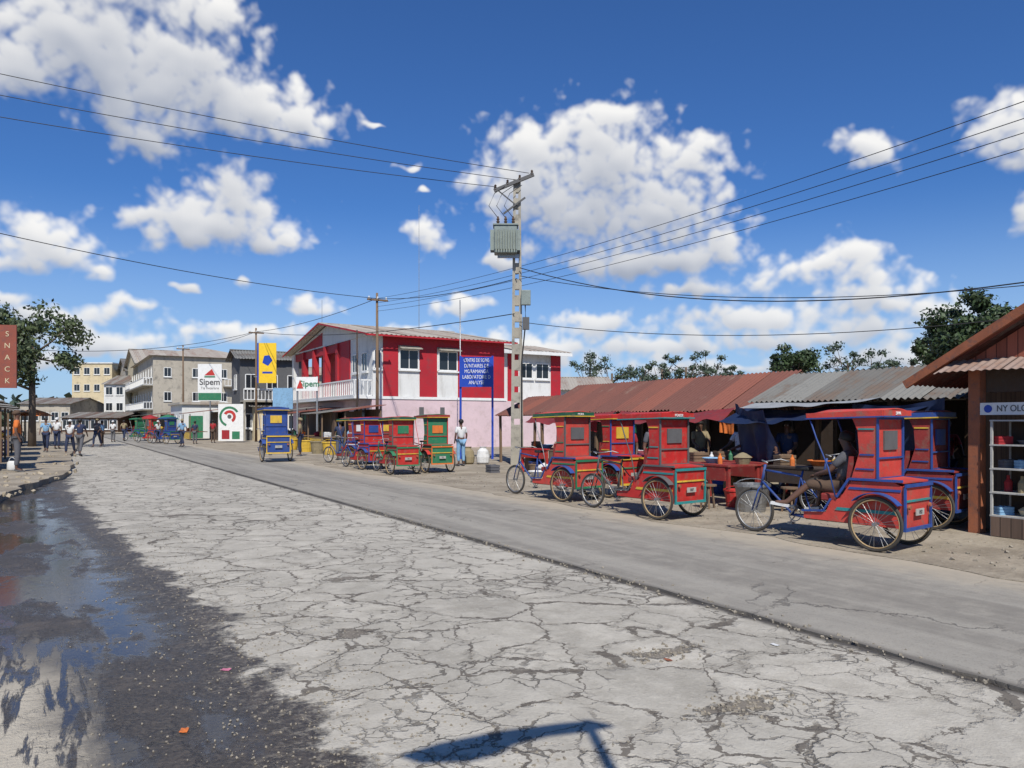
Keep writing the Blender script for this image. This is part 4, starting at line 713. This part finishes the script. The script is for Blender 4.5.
# ---------------- signs
def board(label,px,Y,y0,y1,wpx,m,legs,rz=0,name='sign',border=None):
    z0,z1=Zp(y1,Y),Zp(y0,Y); w_=wpx*Y/F; t=thing(name,label,'sign',W(px,Y),rz); MB().bb((-w_/2,-.05,z0),(w_/2,0,z1)).build('panel',m,t)
    for x in legs: MB().bar((x*w_,.06,-.05),(x*w_,.06,z1+.05),.09).build('post',border or steel,t)
    return t,w_,z0,z1
t,w_,z0,z1=board('blue sign on two posts with white lettering before the red and white building',476.5,33,357,387,34,signb,(-.47,.47),border=signb)
for i,s in enumerate(('CENTRE DE SOINS','DENTAIRES DE','MORAMANGA','LABORATOIRE D','ANALYSE')): text(s,.22,wpaint,t,(0,-.056,z1-.15-i*.238),sx=.6 if len(s)>13 else .72)
t,w_,z0,z1=board('white advertising board with a red and green mark before the grey corner building',210,72,364,401,24,wpaint,(0,),name='billboard')
text('Sipem',.8,dgrey,t,(0,-.06,z0+1.75),bold=.015); text('Tia fivoarana',.33,dgrey,t,(0,-.06,z0+1.2)); MB().prism([(-.5,-.06,z0+2.4),(.5,-.06,z0+2.4),(.2,-.06,z0+3.0)],(0,-.01,0)).build('logo_mark',red,t); MB().bb((-.5,-.068,z0+2.2),(.5,-.055,z0+2.33)).build('logo_bar',green,t); MB().bb((-w_/2+.05,-.068,z0+.08),(w_/2-.05,-.055,z0+.75)).build('green_band',green,t)
t,w_,z0,z1=board('white wall panel with curved green and red painted arcs near the blue rickshaw',231,60,404,441,25,wpaint,(),name='painted_wall')
def arc(r0,r1,a0,a1,m,k):
    n=16; vs=[]
    for i in range(n+1):
        a=R(a0+(a1-a0)*i/n); vs+=[(-.1+r0*cos(a),-.056-.004*k,z0+1.9+r0*sin(a)),(-.1+r1*cos(a),-.056-.004*k,z0+1.9+r1*sin(a))]
    MB().add(vs,[(2*i,2*i+1,2*i+3,2*i+2) for i in range(n)]).build('painted_arc',m,t)
arc(.62,.8,30,250,green,0); arc(.28,.5,-60,150,red,1); arc(.0,.16,0,359,dgrey,2)
MB().bb((-.7,-.06,z0+.15),(-.1,-.052,z0+.85)).build('poster_block',rdc,t); MB().bb((.1,-.06,z0+.15),(.7,-.052,z0+.75)).build('poster_block',green,t)
t,w_,z0,z1=board('yellow billboard with a blue mark on the wooden pole',267,61,343,383,19,signy,(),name='billboard')
MB().bb((-w_/2,-.07,z0),(-w_/2+.12,-.052,z1)).build('blue_edge',signb,t); MB().add([(-.35,-.06,z0+1.6),(.1,-.06,z0+1.35),(.45,-.06,z0+1.8),(.2,-.06,z0+2.2),(-.2,-.06,z0+2.15)],[(0,1,2,3,4)]).build('logo_mark',signb,t); MB().bb((-.35,-.06,z0+.75),(.45,-.053,z0+.9)).build('logo_bar',signb,t); MB().bar((-w_/2-.3,.02,z0+.5),(w_/2,.02,z0+.5),.06).build('bracket',steel,t)
t,w_,z0,z1=board('white banner with green lettering on the balcony of the red building',307,46,377,391,22,wpaint,(-.45,.45)); text('Sipem',.5,green,t,(.15,-.06,(z0+z1)/2),bold=.01); MB().prism([(-.6,-.06,z0+.15),(-.2,-.06,z0+.15),(-.4,-.06,z1-.15)],(0,-.01,0)).build('logo_mark',red,t)
board('pale blue poster board left of the balcony banner',283,52,388,409,20,sky_c,(-.4,.4))
t,w_,z0,z1=board('brick red vertical sign at the left edge above the dark stall',4,25,325,388,24,mat('brick_red_sign',(.24,.06,.035),.7),(),R(10)); MB().bar((-.35,.06,-.05),(-.35,.06,z1+.05),.07).build('post',dwood,t)
for i,s in enumerate('SNACK'): text(s,.24,cream,t,(.12,-.056,z1-.3-i*.38))
# ---------------- trees
def leafm(name,a,b):
    m,nt,bb,oc=newmat(name); n=noi(nt,oc,.9,4.).outputs[0]; ge=nd(nt,'ShaderNodeNewGeometry'); 
    c=mx(nt,sm(nt,mt(nt,'ADD',mt(nt,'MULTIPLY',ge.outputs['Random Per Island'],.5),mt(nt,'MULTIPLY',n,.8)),.35,.95),a,b); nt.links.new(c,bb.inputs['Base Color']); bb.inputs['Roughness'].default_value=.6; return m
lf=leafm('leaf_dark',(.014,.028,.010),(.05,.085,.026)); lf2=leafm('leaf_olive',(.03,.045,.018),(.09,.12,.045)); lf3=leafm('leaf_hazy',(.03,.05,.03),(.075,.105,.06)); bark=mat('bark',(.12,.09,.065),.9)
def tree(p,h,rx,rz,label,n=3500,leaf=.16,m=lf,nc=26,zc=None,dens=.3,group=None,spr=.9):
    t=thing('tree',label,'tree',p,0,group); zc=zc or h-rz; tb=MB(); cs=[]
    for i in range(nc):
        while True:
            q=V([random.uniform(-1,1) for _ in range(3)])
            if q.length<1: break
        cs.append((V((q.x*rx*spr,q.y*rx*spr,zc+q.z*rz*spr+.25*rz*nz(q.x*2,q.y*2,h*3))),random.uniform(.18,.42)*min(rx,rz*1.3)))
    tb.tube([(0,0,-.1),(.1*nz(h),0,zc*.5),(0,0,zc)],h*.022+.05,8,h*.012+.02)
    for c,r in cs[:12]: s=V((0,0,zc*random.uniform(.55,.95))); tb.tube([s,s.lerp(c,.5)+V((0,0,-.05*h*.3)),c],h*.008+.02,5,.012)
    tb.build('trunk',bark,t,True); cb=MB()
    for i in range(n):
        c,r=random.choice(cs); d=V([random.gauss(0,1) for _ in range(3)]).normalized(); q=c+d*r*random.uniform(dens,1.12); q.z=c.z+(q.z-c.z)*.75
        a=V([random.gauss(0,1) for _ in range(3)]).normalized(); b=a.cross(d).normalized()*leaf*random.uniform(.5,1); a=a*leaf*random.uniform(.6,1.2)
        cb.add([q-a*.5,q+b*.4,q+a*.5,q-b*.4],[(0,1,2,3)])
    cb.build('crown',m,t); return t
tree(W(32,46),8.5,3.,2.5,'broad dark tree at the left edge behind the stalls',6500,.28,lf2,34,6.2,spr=1.1); tree(W(-12,50),8.2,3.,2.4,'tree cut by the left edge of the picture',4500,.34,lf2,34,6.)
tree(W(972,36),7.5,2.0,1.7,'dense dark tree behind the hut at the right edge',9000,.24,lf,46); tree(W(945,40),6.6,1.5,1.3,'smaller tree leaning left of the dense dark one',4500,.24,lf,26); tree(W(1010,38),7.1,1.8,1.5,'dark tree right of the dense one at the right edge',5000,.24,lf,26)
tree(W(795,62),8.0,2.0,1.5,'rounded dark tree above the join of the market roofs',5000,.28,lf,32)
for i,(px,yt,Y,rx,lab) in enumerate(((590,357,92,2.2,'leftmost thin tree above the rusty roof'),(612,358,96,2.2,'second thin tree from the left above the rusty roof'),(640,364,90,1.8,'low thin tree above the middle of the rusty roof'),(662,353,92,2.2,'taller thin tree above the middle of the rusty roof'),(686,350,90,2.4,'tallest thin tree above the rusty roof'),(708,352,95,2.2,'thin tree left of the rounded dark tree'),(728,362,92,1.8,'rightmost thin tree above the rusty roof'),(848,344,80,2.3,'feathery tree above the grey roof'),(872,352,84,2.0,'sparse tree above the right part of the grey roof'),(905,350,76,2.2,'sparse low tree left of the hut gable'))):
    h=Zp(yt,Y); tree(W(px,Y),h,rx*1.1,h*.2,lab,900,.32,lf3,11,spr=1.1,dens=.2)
cb=MB()
for i in range(9000):
    a=random.uniform(-1.05,1.05); Y=random.uniform(230,300); x=a*Y; hh=(5+6*abs(nz(x*.02,3))+5*abs(nz(x*.07,8)))*(1.3 if x>0 else 1.2)
    q=V((x,Y,random.random()*hh)); d=V([random.gauss(0,1) for _ in range(3)]).normalized()*1.6; b=d.cross(V((0,.4,1))).normalized()*1.3; cb.add([q-d,q+b,q+d,q-b],[(0,1,2,3)])
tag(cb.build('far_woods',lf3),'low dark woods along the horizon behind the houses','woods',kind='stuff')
for (px,py,m,lab) in ((226,670,pkc,'pink wrapper scrap lying on the wet shoulder'),(184,731,orc,'orange scrap of litter near the bottom left corner'),(668,660,orange,'rust coloured chip lying on the cracked road'),(775,645,whc,'pale scrap on the road left of the joint')):
    p=G(px,py,.003); mb=MB(MX.Translation(p)@MX.Rotation(px,4,'Z')@MX.Scale(.7,4)); n=5; vs=[((i-2)*.022,(j-2)*.014,.004+.012*abs(nz(i*.9+px,j*.9))) for j in range(n) for i in range(n)]
    tag(mb.add(vs,[(j*n+i,j*n+i+1,j*n+n+i+1,j*n+n+i) for j in range(n-1) for i in range(n-1)]).build('wrapper',m),lab,'wrapper')
# unseen canopy added behind the viewer, its outline traced back from the bottom shadow
hz=4.1; off=V((sd.x,sd.y,0))/sd.z*hz
t=thing('shadow_caster','unseen made-up canopy on a post behind the viewer, shaped to throw the shadow at the bottom','awning',G(590,728)+off)
o0=t.location.copy(); q=[(400,757),(440,745),(500,733),(560,725),(592,722),(614,727),(590,732),(548,737),(515,745),(500,754),(470,762),(420,764)]
MB().prism([G(a,b)+off-o0+V((0,0,hz)) for a,b in q],(0,0,.03)).build('canopy',brownc,t); MB().tube([(0,0,0),(0,0,4.2)],.03,8).build('post',wood,t,True)
